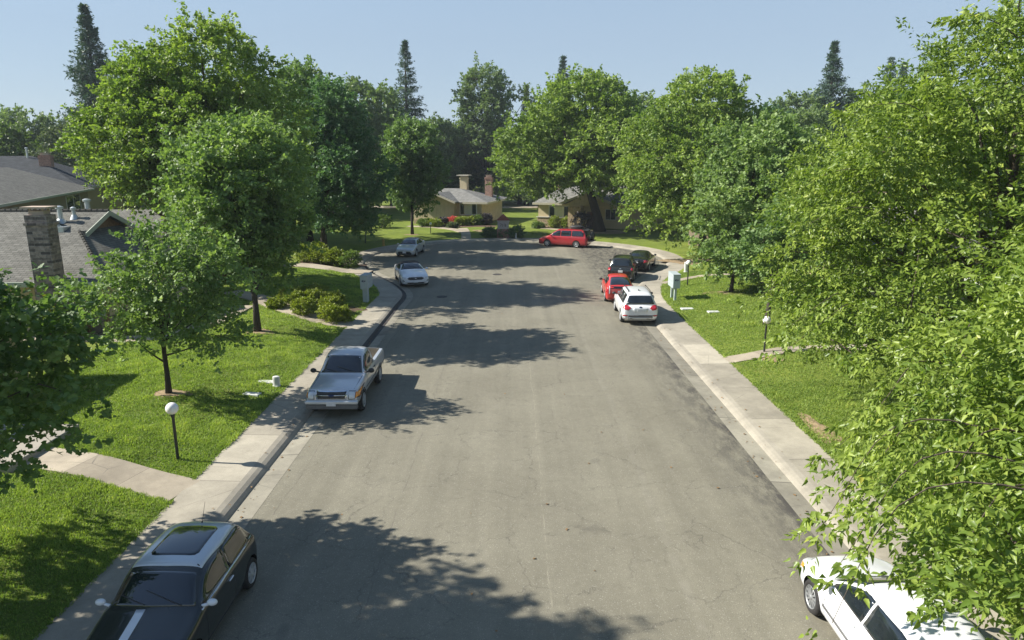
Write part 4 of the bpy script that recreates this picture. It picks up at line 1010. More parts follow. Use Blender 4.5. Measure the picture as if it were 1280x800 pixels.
hed = [(-10.75, 34.75, .72, .85, 'front clipped shrub at the left of the front pair, beside the path'), (-9.25, 33.95, .70, .85, 'front clipped shrub in the right of the group, close to the sidewalk'),
       (-8.75, 34.15, .50, .70, 'rightmost small clipped shrub nearest the sidewalk'), (-11.9, 36.6, .72, .80, 'clipped shrub second from the left in the back row'),
       (-12.7, 35.9, .42, .5, 'smallest clipped shrub at the left end of the path bed'), (-11.0, 37.4, .78, .75, 'clipped shrub in the middle of the back row'),
       (-9.9, 36.0, .68, .75, 'clipped shrub behind the front pair, right side'), (-12.6, 38.4, .8, .7, 'clipped shrub at the rear left of the bed'), (-11.4, 39.0, .85, .7, 'rearmost clipped shrub in the middle of the bed'), (-10.1, 37.6, .7, .65, 'clipped shrub at the rear right of the bed')]
for i, (x, y, r, h, lab) in enumerate(hed): shrub('clipped_shrub', lab, x, y, r * .88, h * .9, 'lf_hedge', 300 + i, .075, 190, 28, G1)
G2 = 'shaded shrubs by the far left path'
for i, (x, y, r, h, lab) in enumerate([(-16.3, 54.0, .9, 1.2, 'leftmost shaded shrub by the dark shade tree'), (-15.0, 53.6, .9, 1.15, 'second shaded shrub from the left under the dark tree'), (-13.8, 53.1, .85, 1.2, 'third shaded shrub, centre of the row under the dark tree'),
                                     (-12.6, 52.6, .8, 1.2, 'rightmost shaded shrub, nearest the turning circle sidewalk'), (-15.9, 55.6, .9, 1.2, 'shaded shrub in the second row behind the others')]):
    shrub('rounded_shrub', lab, x, y, r, h, 'lf_hedge' if i != 3 else 'lf_shrub', 320 + i, .1, 170, 24, G2)
# shrubs round the centre houses
for i, (x, y, r, h, lf, lab) in enumerate([
    (-7.4, 87.6, .55, .9, 'lf_flower', 'pink-red flowering bush under the wide window of the pale yellow house'), (-6.5, 87.2, .75, .95, 'lf_hedge', 'orange-yellow bush right of the pink flowering bush'),
    (-5.2, 87.9, .85, 1.0, 'lf_hedge', 'rounded lime green bush below the window'), (-4.3, 88.4, .75, 1.1, 'lf_shrub', 'dark green bush at the corner of the pale yellow house'),
    (-3.4, 88.7, .8, 1.3, 'lf_purple', 'tall smoky dark bush beside the house corner'), (-9.6, 85.6, 1.0, .8, 'lf_hedge', 'low pale bushes left of the walkway fork'), (-10.9, 85.9, .9, .8, 'lf_shrub', 'low green bush under the rounded tree'),
    (-7.3, 84.3, .6, .5, 'lf_olive', 'small pale bush at the walkway fork'), (-8.8, 87.6, .8, .8, 'lf_purple', 'purple-grey bush by the wall'),
    (3.3, 84.4, .75, .55, 'lf_shrub', 'low spreading bush left of the brick base'), (5.3, 84.5, .62, 1.25, 'lf_hedge', 'left of the two square yellow-green clipped bushes by the brick base'),
    (6.75, 84.1, .62, 1.2, 'lf_hedge', 'right of the two square yellow-green clipped bushes by the brick base'), (8.3, 80.2, 1.35, 2.1, 'lf_purple', 'large mottled dark grey bush behind the roof of the red minivan'),
    (-2.5, 74.1, .85, .95, 'lf_dark', 'dark bush at the left of the entry sign'), (.4, 74.0, .85, 1.05, 'lf_dark', 'dark bush at the right of the entry sign'), (-.9, 74.4, .8, .8, 'lf_dark', 'dark bush at the foot of the entry sign'),
    (-3.1, 112, 2.2, 4.6, 'lf_olive', 'large silvery olive bush right of the red chimney'), (-16, 84, 1.2, 1.5, 'lf_shrub', 'green bush left of the rounded tree, by the wall'), (-18.3, 82, 1.3, 1.5, 'lf_hedge', 'yellow-green bush in the bright gap under the left trees'),
    (-20.9, 30.9 - 1.25, .45, 1.35, 'lf_shrub', 'green bush against the brick wall of the left house'), (-19.6, 29.8, .5, .9, 'lf_shrub', 'low bush by the flagstone base of the left house'), (-20.2, 29.4, .35, 1.9, 'lf_hedge', 'thin yellow flowering bush before the left house chimney'),
    (16.2, 43.8, 1.2, 1.6, 'lf_dark', 'dark bush under the dense round maple'), (21, 60, 1.5, 2.0, 'lf_dark', 'shaded bush right of the turning circle')]):
    shrub('flowering_bush' if lf == 'lf_flower' else 'garden_bush', lab, x, y, r, h, lf, 340 + i, .12 if y > 60 else .08, 170 if r < 2 else 500, 24)

# ------------------------------------------------------------------ grass
def grass_field():
    rng = np.random.default_rng(77); Ps = []
    def region(x0, x1, y0, y1, dens):
        n = int((x1 - x0) * (y1 - y0) * dens); x = rng.uniform(x0, x1, n); y = rng.uniform(y0, y1, n)
        cl = vnoise(x, y, .45, 1) * .6 + vnoise(x, y, 1.7, 2) * .4
        k = rng.random(n) < (.35 + 1.0 * cl); x, y, cl = x[k], y[k], cl[k]
        d = edge_dist(x, y); k = d > WALK_OUT - .02; x, y, cl, d = x[k], y[k], cl[k], d[k]
        k = path_clear(x, y, -.02); x, y, cl, d = x[k], y[k], cl[k], d[k]
        k = ~((x < -12.28) & (y > 15.93) & (y < 16.95)) & ~((x < -12.72) & (y > 15.93) & (y < 18.93)); k &= ~((x < -17.3) & (y < 24)) & ~((x < -18) & (y > 28.6))
        k &= (((x + 11.72) / .5) ** 2 + ((y - 22.15) / .38) ** 2 > 1) & (((x + 11.8) / .55) ** 2 + ((y - 30.7) / .4) ** 2 > 1) & ~((((x - 9.55) / .4) ** 2 + ((y - 19.7) / 1.3) ** 2 < 1) & (rng.random(len(x)) < .5))
        Ps.append(np.stack([x[k], y[k], hgt_d(d[k], x[k], y[k]), cl[k]], 1))
    region(-17.5, -8.1, 8, 20, 1150); region(-17.5, -8.1, -2, 8, 350); region(8.8, 17, 0, 12, 250); region(-17.5, -8.1, 20, 30, 620); region(-18, -8.1, 30, 50, 260)
    region(8.8, 17, 12, 24, 620); region(8.8, 18, 24, 50, 240)
    A = np.concatenate(Ps); n = len(A); dist = np.linalg.norm(A[:, :2], axis=1)
    bl = 3; B = np.repeat(A, bl, 0); m = len(B)
    B[:, 0] += rng.normal(0, .018, m); B[:, 1] += rng.normal(0, .018, m)
    ang = rng.uniform(0, 2 * math.pi, m); tilt = rng.uniform(.15, .95, m)
    h = (.032 + .085 * B[:, 3] ** 2.2) * rng.uniform(.6, 1.4, m); dd = np.repeat(dist, bl)
    w = (.0055 + .00028 * dd) * rng.uniform(.7, 1.4, m)
    dx, dy = np.cos(ang), np.sin(ang); z0 = B[:, 2] + .012
    V = np.empty((m, 3, 3)); V[:, 0] = np.stack([B[:, 0] - dy * w, B[:, 1] + dx * w, z0], 1); V[:, 1] = np.stack([B[:, 0] + dy * w, B[:, 1] - dx * w, z0], 1)
    V[:, 2] = np.stack([B[:, 0] + dx * h * tilt, B[:, 1] + dy * h * tilt, z0 + h * np.sqrt(1 - .6 * tilt ** 2)], 1)
    lv = np.clip(.05 + .75 * B[:, 3] + rng.normal(0, .2, m), 0, 1)
    o = fast_mesh('grass', V.reshape(-1, 3), np.arange(m * 3).reshape(-1, 3), 3, M['grass'], None, np.repeat(lv, 3)); tag(o, kind='stuff')
    print('grass blades', m)
grass_field()
# ------------------------------------------------------------------ vehicles
def bvh_of(o):
    bm = bmesh.new(); bm.from_mesh(o.data); b = BVHTree.FromBMesh(bm); bm.free(); return b
def interp(xs, ys, x): return float(np.interp(x, xs, ys))
class Car:
    """local frame: +x forward, +y left, z up, ground at 0"""
    def __init__(s, name, label, cat, x, y, heading, p, group=None):
        s.p = p; s.t = thing(name, label, cat, (x, y, 0), R(heading), group)
        L, W = p['L'] / 2, p['W'] / 2; H_ = p['H']; s.L, s.W = L, W
        hf, hh, xc, xw, xr, xb, ht, be = p['hf'], p['hh'], p['xc'], p['xw'], p['xr'], p['xb'], p['ht'], p['belt']
        wt = p.get('wt', .62) ; zb = p.get('zb', .2)
        nose = p.get('nose', .86); tail = p.get('tail', .90)
        mid = lambda a, b, t: a + (b - a) * t
        st = [  # x, w, zb, belt, top, wtop
            (L, W * (nose - .14), zb + .14, hf * .72, hf * .80, W * .50),
            (L - .05, W * nose, zb + .04, hf * .82, hf * .93, W * .60),
            (L - .22, W * .955, zb, hf - .05, hf, W * .66),
            (L - .60, W * .99, zb, mid(hf, hh, .35) - .07, mid(hf, hh, .45), W * .68),
            (mid(L - .6, xc, .6), W, zb, mid(hf, hh, .75) - .06, mid(hf, hh, .82), W * .68),
            (xc + .06, W, zb, be - .02, hh, W * .70),
            (xc - .06, W, zb, be, hh + .06, W * .74),
            (mid(xc, xw, .5), W, zb, be + .005, mid(hh, H_, .56), mid(W * .76, wt, .5)),
            (xw + .06, W, zb, be + .01, H_ - .075, wt),
            (xw - .16, W, zb, be + .01, H_ - .012, wt),
            (mid(xw, xr, .5), W, zb, be + .015, H_ + .012, wt),
            (xr + .12, W, zb, be + .02, H_ - .02, wt - .015),
            (xr - .05, W * .995, zb, be + .02, H_ - .08, wt - .03),
            (mid(xr, xb, .5), W * .99, zb, be + .02, mid(H_, ht, p.get('rq', .5)), mid(wt, W * .72, .5)),
            (xb + .04, W * .985, zb, min(be + .02, ht - .02), ht + .04, W * .72),
        ]
        if p.get('pickup'):
            st = st[:11]
            st += [(xr + .10, W, zb, be + .01, H_ - .02, wt), (xr, W, zb, be + .01, H_ - .05, wt), (xr - .035, W, zb, be + .01, H_ - .10, wt), (xr - .05, W, zb, be, ht + .03, W * .80),
                   (xr - .10, W, zb, ht - .05, ht, W * .86), (xr - .6, W, zb, ht - .05, ht, W * .86), (0.5 * (xr - L), W, zb, ht - .05, ht, W * .86), (-L + .35, W, zb + .05, ht - .05, ht, W * .86), (-L + .12, W * .99, zb + .1, ht - .05, ht, W * .86),
                   (-L + .04, W * .98, zb + .12, ht - .05, ht - .005, W * .86), (-L, W * .96, zb + .16, ht - .07, ht - .03, W * .84)]
        else:
            if xb > -L + .45:
                st += [(mid(xb, -L + .3, .5), W * .98, zb, ht - .05, ht + .01, W * .70)]
            st += [(max(-L + .24, min(xb - .06, -L + .3)), W * .955, zb + .02, ht - .07, ht - .01, W * .68), (-L + .07, W * tail, zb + .08, ht - .15, ht - .07, W * .64), (-L, W * (tail - .10), zb + .16, ht * .80 - .05, ht * .80, W * .56)]
        s.st = st; s.xs = np.array([q[0] for q in st])[::-1]; s.top = np.array([q[4] for q in st])[::-1]
        V = []; F = []
        for (x_, w, zb_, zbe, zt, wt_) in st:
            g = min(.94 * w, max(wt_ + .04, w * .885)) if zt - zbe > .12 else mid(.94 * w, wt_, .30)
            zg = zbe + .035 if zt - zbe > .12 else mid(zbe, zt, .45)
            hp = [(0, zb_), (.80 * w, zb_), (.955 * w, zb_ + .055), (w, mid(zb_, zbe, .42)), (.992 * w, mid(zb_, zbe, .78)), (.955 * w, zbe), (g, zg), (mid(g, wt_, .52) + .012, mid(zg, zt - .035, .55)),
                  (wt_, zt - min(.045, (zt - zbe) * .4)), (.68 * wt_, zt - .003), (0, zt + .012)]
            ring = [(-y_, z_) for y_, z_ in hp[1:-1]][::-1] + []
            full = hp + [(-y_, z_) for y_, z_ in hp[1:-1][::-1]]
            V += [(x_, y_, z_) for y_, z_ in full]; n = len(full)
        for i in range(len(st) - 1):
            for k in range(n):
                a, b = i * n + k, i * n + (k + 1) % n; F.append((a, a + n, b + n, b))
        F.append(tuple(range(n))[::-1][::-1]); F.append(tuple((len(st) - 1) * n + k for k in range(n))[::-1])
        o = mesh('body', V, F, M[p['paint']], s.t, smooth=True)
        bm = bmesh.new(); bm.from_mesh(o.data); bmesh.ops.recalc_face_normals(bm, faces=bm.faces); bm.to_mesh(o.data); bm.free()
        md = o.modifiers.new('s', 'SUBSURF'); md.levels = 2; md.render_levels = 2
        s.apply(o)
        # wheel arches, and the load bed of a pickup, are cut out of the body
        o.data.materials.append(M['under'])
        r = p['wr'] + .055; cb = MB()
        for xw_ in (p['xf'], p['xrw']):
            for sy in (-1, 1):
                y0, y1 = (W - .30, W + .12) if sy > 0 else (-W - .12, -W + .30)
                k0 = len(cb.v); n_ = 28
                for yy in (y0, y1):
                    for k in range(n_):
                        a = 2 * math.pi * k / n_; cb.v.append((xw_ + r * math.cos(a), yy, p['wr'] + .0 + r * math.sin(a)))
                cb.f.append(tuple(k0 + k for k in range(n_))); cb.f.append(tuple(k0 + n_ + n_ - 1 - k for k in range(n_)))
                for k in range(n_): cb.f.append((k0 + k, k0 + n_ + k, k0 + n_ + (k + 1) % n_, k0 + (k + 1) % n_))
        s.cut(o, cb, M['under'])
        if p.get('pickup'):
            cb = MB(); cb.box(-L + .10, xr - .15, -W * .80, W * .80, p['bedz'], 1.6); s.cut(o, cb, M['bedliner'])
        s.body = o; s.bvh = bvh_of(o)
    def apply(s, o):
        dg = bpy.context.evaluated_depsgraph_get(); dg.update()
        me = bpy.data.meshes.new_from_object(o.evaluated_get(dg)); o.modifiers.clear(); o.data = me
        me.name = 'body'
    def cut(s, o, cb, mat):
        c = cb.build('cutter', mat)
        bm = bmesh.new(); bm.from_mesh(c.data); bmesh.ops.recalc_face_normals(bm, faces=bm.faces); bm.to_mesh(c.data); bm.free()
        c.parent = s.t
        md = o.modifiers.new('b', 'BOOLEAN'); md.operation = 'DIFFERENCE'; md.solver = 'EXACT'; md.object = c; md.material_mode = 'TRANSFER'
        s.apply(o); bpy.data.objects.remove(c)
        for pl in o.data.polygons: pl.use_smooth = True
        try: o.data.set_sharp_from_angle(angle=R(38))
        except Exception: pass
    def decal(s, name, pts, d, mat, off=.006, parent=None, step=.09, rings=5, label=None, bvh=None):
        """a thin shell over the body: outline pts (3D, near the surface), cast along d"""
        d = Vector(d).normalized(); bvh = bvh or s.bvh
        out = []
        P = [Vector(p) for p in pts]
        for a, b in zip(P, P[1:] + P[:1]):
            k = max(1, int((b - a).length / step)); out += [a.lerp(b, i / k) for i in range(k)]
        c = sum(out, Vector()) / len(out); V = [c]; F = []; n = len(out)
        for r_ in range(1, rings + 1): V += [c.lerp(q, r_ / rings) for q in out]
        hit = []
        for v in V:
            loc, nor, i, _ = bvh.ray_cast(v - d * 2.5, d, 5)
            if loc is None: loc, nor, i, _ = bvh.find_nearest(v)
            if nor.dot(d) > 0: nor = -nor
            hit.append(loc + nor * off)
        F = [(0, 1 + k, 1 + (k + 1) % n) for k in range(n)]
        for r_ in range(rings - 1):
            b0, b1 = 1 + r_ * n, 1 + (r_ + 1) * n
            F += [(b0 + k, b1 + k, b1 + (k + 1) % n, b0 + (k + 1) % n) for k in range(n)]
        # a skirt back to the surface gives it thickness
        b1 = 1 + (rings - 1) * n; m0 = len(hit)
        hit += [q + d * off * 1.5 for q in hit[b1:b1 + n]]
        F += [(b1 + k, m0 + k, m0 + (k + 1) % n, b1 + (k + 1) % n) for k in range(n)]
        o = mesh(name, hit, F, M[mat], parent or s.t, smooth=True)
        bm = bmesh.new(); bm.from_mesh(o.data); bmesh.ops.recalc_face_normals(bm, faces=bm.faces)
        f0 = min(bm.faces, key=lambda f: (f.calc_center_median() - hit[0]).length)
        if f0.normal.dot(d) > 0: bmesh.ops.reverse_faces(bm, faces=bm.faces)
        bm.to_mesh(o.data); bm.free()
        if label: o['label'] = label
        return o
    def side(s, name, xz, mat, sides=(-1, 1), **kw):
        r = []
        for sy in sides: r.append(s.decal(name, [(x, sy * s.W, z) for x, z in xz], (0, -sy, 0), mat, **kw))
        return r
    def topz(s, x): return float(np.interp(x, s.xs, s.top))
    def side_glass(s, spans, low=.055, hi=.125, name='side_window', mat='glass'):
        be = s.p['belt']
        for sy in (-1, 1):
            for a, b in spans:
                xs = np.linspace(a, b, 7); up = []; lo = []
                for x in xs:
                    z1 = min(s.p['H'] - hi, s.topz(x) - hi + .01); z0 = be + low
                    if z1 > z0 + .02: up.append((x, z1)); lo.append((x, z0))
                q = lo + up[::-1]
                if len(q) >= 4: s.decal(name, [(x, sy * s.W, z) for x, z in q], (0, -sy, 0), mat, step=.12)
    def windshield(s, inset=.07):
        p = s.p; wl = s.W * .80; wt = p.get('wt', .62) - inset
        P = [(p['xc'] - .02, -wl, p['hh'] + .05), (p['xc'] - .02 + .03, 0, p['hh'] + .05), (p['xc'] - .02, wl, p['hh'] + .05), (p['xw'] + .10, wt, p['H'] - .1), (p['xw'] + .08, 0, p['H'] - .1), (p['xw'] + .10, -wt, p['H'] - .1)]
        sl = Vector((p['H'] - p['hh'], 0, p['xc'] - p['xw'])).normalized()
        o = s.decal('windshield', P, -sl, 'glass', rings=6)
        # wipers
        for k, sy in enumerate((.35, -.25)):
            m = MB(); a = Vector((p['xc'] + .0, sy + .12, p['hh'] + .075)); b = Vector((p['xc'] - .20 * abs(sl.z) - .12, sy - .52, p['hh'] + .13))
            pts = []
            for t in (0, .33, .66, 1):
                q = a.lerp(b, t); loc, nor, _, _ = s.bvh.ray_cast(q + sl * 1.0, -sl, 3); pts.append((loc + nor * .022) if loc else q)
            m.tube(pts, [.011, .009, .009, .007], 6); m.build('wiper', M['plastic'], s.t)
        return o
    def rear_glass(s, z0=None, z1=None, wl=.74, wt=.85):
        p = s.p; a, b = p['xb'], p['xr']; zlo = (z0 if z0 else p['ht'] + .05); zhi = (z1 if z1 else p['H'] - .12)
        d = Vector((p['H'] - p['ht'], 0, -(p['xr'] - p['xb']) - .0)).normalized()   # outward is (-,0,+)
        out = Vector((-(p['H'] - p['ht']), 0, (p['xr'] - p['xb']))).normalized()
        tt = p.get('wt', .62)
        P = [(a, -s.W * wl, zlo), (a, s.W * wl, zlo), (b - .05, tt * wt, zhi), (b - .05, -tt * wt, zhi)]
        return s.decal('rear_window', P, -out, 'glass', rings=6)
    def front(s, name, yz, mat, both=False, x=None, **kw):
        r = []
        for sg in ((1, -1) if both else (1,)):
            r.append(s.decal(name, [(s.L - .1, sg * y, z) for y, z in yz], (-1, 0, 0), mat, **kw))
        return r
    def rear(s, name, yz, mat, both=False, **kw):
        r = []
        for sg in ((1, -1) if both else (1,)):
            r.append(s.decal(name, [(-s.L + .1, sg * y, z) for y, z in yz], (1, 0, 0), mat, **kw))
        return r
    def topd(s, name, xy, mat, **kw): return s.decal(name, [(x, y, 1.0) for x, y in xy], (0, 0, -1), mat, **kw)
    def wheels(s, rim='rim', spokes=5, sp_w=.05):
        p = s.p; sp_w = sp_w * .62; r = p['wr']; tw = .20; base = None
        for xw_ in (p['xf'], p['xrw']):
            for sy in (1, -1):
                if base is None:
                    m = MB(); m.lathe([(r * .62, tw / 2 - .11), (r * .62, -tw / 2), (r * .90, -tw / 2 - .008), (r * .985, -tw / 2 + .03), (r, 0), (r * .985, tw / 2 - .03), (r * .90, tw / 2 + .008), (r * .62, tw / 2), (r * .62, tw / 2 - .11)], 32, axis='y', cap=False)
                    w = m.build('wheel', M['rubber'], s.t, smooth=True)
                    q = MB(); yo = tw / 2 + .004
                    q.lathe([(r * .635, yo - .10), (r * .68, yo - .01), (r * .65, yo + .004), (r * .60, yo - .01), (r * .58, yo - .09)], 32, axis='y', cap=False)
                    for k in range(spokes):
                        a = 2 * math.pi * k / spokes + .3; ca, sa = math.cos(a), math.sin(a)
                        b0 = len(q.v)
                        for rr_, ww, yy in ((.03, sp_w * .9, yo - .004), (r * .62, sp_w, yo - .010)):
                            for sg in (-1, 1):
                                for dep in (0, -.03): q.v.append((rr_ * ca - sg * ww * sa, yy + dep, rr_ * sa + sg * ww * ca))
                        q.f += [tuple(b0 + i for i in f) for f in ((0, 2, 6, 4), (1, 5, 7, 3), (0, 4, 5, 1), (2, 3, 7, 6), (0, 1, 3, 2), (4, 6, 7, 5))]
                    q.lathe([(r * .16, yo - .05), (r * .16, yo + .0), (r * .10, yo + .012)], 16, axis='y')
                    ri = q.build('rim', M[rim], w)
                    h = MB(); h.lathe([(r * .61, yo - .085), (r * .61, yo - .07)], 24, axis='y'); hb = h.build('brake_disc', M['under'], w)
                    base = w
                    wv = w
                else:
                    wv = base.copy(); C.objects.link(wv)
                    for ch in list(base.children): c = ch.copy(); C.objects.link(c); c.parent = wv
                wv.location = (xw_, sy * (s.W - tw / 2 - .012), r); wv.rotation_euler = (0, 0, 0 if sy > 0 else math.pi)
    def mirrors(s, mat, x, z, out=.12, sz=(.075, .105, .075)):
        for sy in (1, -1):
            m = sphere_mb((x, sy * (s.W + out - .02), z), 1, 14, 9, (sz[0], sz[1], sz[2])); m.tube([(x + .02, sy * (s.W * .86), z - .06), (x, sy * (s.W + .03), z - .03)], [.03, .025], 6)
            m.build('mirror', M[mat], s.t, smooth=True)
    def handles(s, xs, z, mat):
        for x in xs:
            for sy in (1, -1):
                loc, n, _, _ = s.bvh.ray_cast(Vector((x, sy * 3, z)), Vector((0, -sy, 0)), 5)
                if loc: m = MB(); m.box(x - .09, x + .09, min(loc.y, loc.y + sy * .035), max(loc.y, loc.y + sy * .035), z - .014, z + .014, .006); m.build('door_handle', M[mat], s.t)
    def seams(s, xs, z0, z1=None):
        z1 = z1 or s.p['belt'] + .02
        for x in xs: s.side('door_seam', [(x - .006, z0), (x + .006, z0), (x + .006, z1), (x - .006, z1)], 'plastic', off=.003, rings=1, step=.08)
    def antenna(s, x, y, z, L=.35):
        m = MB(); m.tube([(x, y, z), (x - L * .5, y, z + L * .85)], [.006, .003], 5); m.tube([(x + .02, y, z - .02), (x - .01, y, z + .03)], [.025, .012], 8); m.build('antenna', M['plastic'], s.t)
    def plate(s, rear=True, z=.75, w=.155, h=.08):
        sg = -1 if rear else 1
        loc, n, _, _ = s.bvh.ray_cast(Vector((sg * 4, 0, z)), Vector((-sg, 0, 0)), 6)
        x = loc.x + sg * .012; m = MB(); m.box(min(x, x + sg * .012), max(x, x + sg * .012), -w, w, z - h, z + h, .004); o = m.build('licence_plate', M['plate'], s.t)
        return o

# two-tone hatchback, near left (front towards the camera)
c = Car('hatchback_car', 'dark small hatchback with pale roof, black sunroof and a white hood stripe, bottom left', 'car', -5.98, 10.72, -90,
        dict(L=3.66, W=1.74, H=1.44, hf=.80, hh=.95, xc=.76, xw=.20, xr=-1.30, xb=-1.66, ht=.98, belt=.90, wt=.64, wr=.30, xf=1.22, xrw=-1.25, paint='p_mini', zb=.17, nose=.88, tail=.93, rq=.45))
c.windshield(.09); c.side_glass([(-.42, .62), (-1.40, -.47)], .03, .115); c.rear_glass(1.02, 1.28)
c.topd('roof_panel', [(.17, -.60), (.19, 0), (.17, .60), (-.6, .635), (-1.34, .60), (-1.40, 0), (-1.34, -.60), (-.6, -.635)], 'p_roof', off=.008, rings=8, step=.1, label='pale silver roof panel')
c.topd('sunroof', [(-.08, -.38), (-.06, -.3), (-.06, .3), (-.08, .38), (-.15, .42), (-.96, .41), (-1.04, .35), (-1.06, 0), (-1.04, -.35), (-.96, -.41), (-.15, -.42)], 'glass', off=.013, rings=8, step=.1)
c.topd('hood_stripe', [(.80, -.24), (1.60, -.22), (1.60, -.08), (.80, -.09)], 'p_white', off=.005)
c.side('belt_trim', [(.72, .885), (-1.60, .925), (-1.60, .948), (.72, .905)], 'chrome', off=.010, rings=2)
c.wheels('rim', 7, .055); c.mirrors('p_white', .62, .98, .09, (.06, .09, .06)); c.handles([-.32], .80, 'chrome'); c.seams([.68, -.48], .30, .86)
c.side('sill_cladding', [(1.7, .17), (-1.7, .17), (-1.7, .27), (1.7, .27)], 'plastic', off=.006, rings=2)
c.front('headlight', [(.45, .62), (.66, .62), (.70, .74), (.58, .80), (.45, .76)], 'lens', True); c.front('grille', [(-.34, .36), (.34, .36), (.38, .52), (-.38, .52)], 'plastic'); c.rear('taillight', [(.58, .60), (.68, .60), (.68, .85), (.58, .85)], 'redlens', True)
c.antenna(-1.22, 0, 1.40, .40); c.plate(False, .45)
bm_ = c.body

# pickup
c = Car('pickup_truck', 'silver-grey single cab pickup truck with amber marker lights, parked at the left curb', 'pickup truck', -5.86, 23.35, -90,
        dict(L=4.78, W=1.76, H=1.70, hf=.98, hh=1.08, xc=.92, xw=.30, xr=-.62, xb=-.75, ht=1.12, belt=1.07, wt=.63, wr=.365, xf=1.52, xrw=-1.38, paint='p_grey', zb=.38, nose=.95, pickup=True, bedz=.62))
c.windshield(.05); c.side_glass([(-.50, .70)], .03, .12)
c.decal('rear_window', [(-.7, -.50, 1.16), (-.7, .50, 1.16), (-.7, .48, 1.55), (-.7, -.48, 1.55)], (1, 0, 0), 'glass')
c.wheels('rim', 5, .06); c.mirrors('plastic', .78, 1.16, .14, (.05, .11, .085)); c.handles([-.35], .98, 'plastic'); c.seams([.86, -.55], .45, 1.04)
m = MB(); m.box(2.30, 2.46, -.86, .86, .52, .64, .03); m.build('bumper', M['p_silver'], c.t); m = MB(); m.box(2.27, 2.43, -.84, .84, .34, .519, .03); m.build('bumper_valance', M['grey_plastic'], c.t)
c.front('grille_frame', [(-.48, .67), (.48, .67), (.53, .93), (-.53, .93)], 'chrome', off=.010); gr = c.front('grille', [(-.44, .70), (.44, .70), (.48, .90), (-.48, .90)], 'plastic', off=.016)
c.front('grille_bar', [(-.45, .79), (.45, .79), (.45, .81), (-.45, .81)], 'chrome', off=.022, rings=1)
c.front('grille_badge', [(-.07, .77), (0, .76), (.07, .77), (.09, .797), (.07, .825), (0, .835), (-.07, .825), (-.09, .797)], 'navy', off=.028, rings=2, step=.04)
c.front('headlight_bezel', [(.545, .675), (.86, .675), (.86, .90), (.555, .92)], 'plastic', True, off=.008); c.front('headlight', [(.565, .695), (.755, .695), (.755, .885), (.57, .90)], 'lens', True, off=.018); c.front('marker_light', [(.77, .70), (.85, .70), (.85, .88), (.77, .88)], 'amber', True, off=.018)
c.rear('taillight', [(.74, .66), (.85, .66), (.85, .95), (.74, .95)], 'redlens', True); c.side('side_moulding', [(2.1, .66), (-2.2, .66), (-2.2, .70), (2.1, .70)], 'grey_plastic', off=.01, rings=1)
m = MB(); m.box(2.461, 2.472, -.155, .155, .47, .63, .004); m.build('licence_plate', M['plate'], c.t)
for sy in (-1, 1): c.topd('hood_seam', [(2.1, sy * .70), (2.1, sy * .712), (.98, sy * .742), (.98, sy * .73)], 'plastic', off=.003, rings=1)
m = MB(); m.box(-2.50, -2.36, -.80, .80, .42, .58, .03); m.build('rear_bumper', M['chrome'], c.t)
m = MB()
for k in range(9): m.box(-2.2, -.84, -.62 + k * .155 - .03, -.62 + k * .155 + .03, .622, .635)
m.build('bed_ribs', M['bedliner'], c.t)

# white convertible
c = Car('convertible_car', 'white convertible with a black cloth roof, nose to the camera, left of the street', 'car', -7.05, 47.05, -74,
        dict(L=4.79, W=1.90, H=1.39, hf=.80, hh=.98, xc=.78, xw=.02, xr=-.95, xb=-1.65, ht=1.02, belt=.93, wt=.58, wr=.345, xf=1.45, xrw=-1.30, paint='p_white', zb=.18, nose=.88, tail=.9, rq=.4))
c.topd('fabric_roof', [(.04, -.60), (.06, 0), (.04, .60), (-.5, .70), (-1.1, .74), (-1.72, .68), (-1.76, 0), (-1.72, -.68), (-1.1, -.74), (-.5, -.70)], 'cloth_top', off=.012, rings=8)
c.side('roof_side', [(.02, 1.26), (-.3, 1.31), (-.9, 1.28), (-1.2, 1.18), (-1.62, 1.0), (-1.2, .985), (-.95, 1.0), (-.85, 1.15), (-.3, 1.22)], 'cloth_top', off=.012)
c.windshield(.03); c.side_glass([(-.82, .66)], .03, .17); c.wheels('rim', 5, .045); c.mirrors('p_white', .62, 1.0, .10); c.seams([.70, -.70], .30, .9)
c.front('grille', [(-.48, .56), (-.56, .62), (-.42, .70), (.42, .70), (.56, .62), (.48, .56), (.40, .52), (-.40, .52)], 'plastic'); c.front('lower_grille', [(-.62, .26), (.62, .26), (.70, .36), (-.70, .36)], 'plastic')
c.front('headlight', [(.62, .62), (.86, .66), (.86, .73), (.64, .69)], 'lens', True); c.front('fog_vent', [(.72, .40), (.86, .44), (.84, .54), (.74, .48)], 'plastic', True); c.plate(False, .42)
c.front('grille_badge', [(-.08, .60), (.08, .60), (.10, .65), (-.06, .645)], 'chrome', off=.014, rings=1)
c.side('sill_cladding', [(2.1, .18), (-2.1, .18), (-2.1, .26), (2.1, .26)], 'plastic', off=.005, rings=2)

# silver sedan
c = Car('sedan_car', 'silver-grey sedan facing the camera at the back left of the turning circle', 'car', -9.15, 61.6, -96,
        dict(L=4.63, W=1.78, H=1.44, hf=.76, hh=.98, xc=.98, xw=.20, xr=-1.15, xb=-1.85, ht=1.08, belt=.93, wt=.57, wr=.325, xf=1.40, xrw=-1.30, paint='p_silver', zb=.18, nose=.86, tail=.9))
c.windshield(.05); c.side_glass([(-.18, .80), (-1.25, -.24)], .04, .12); c.rear_glass(); c.wheels('rim', 10, .022); c.mirrors('p_silver', .72, 1.0, .10); c.seams([.86, -.21, -1.05], .30, .9)
c.front('grille', [(-.72, .25), (.72, .25), (.50, .52), (-.50, .52)], 'plastic'); c.front('headlight', [(.48, .60), (.82, .66), (.80, .74), (.50, .68)], 'lens', True); c.plate(False, .45); c.handles([-.05, -1.1], .86, 'p_silver')

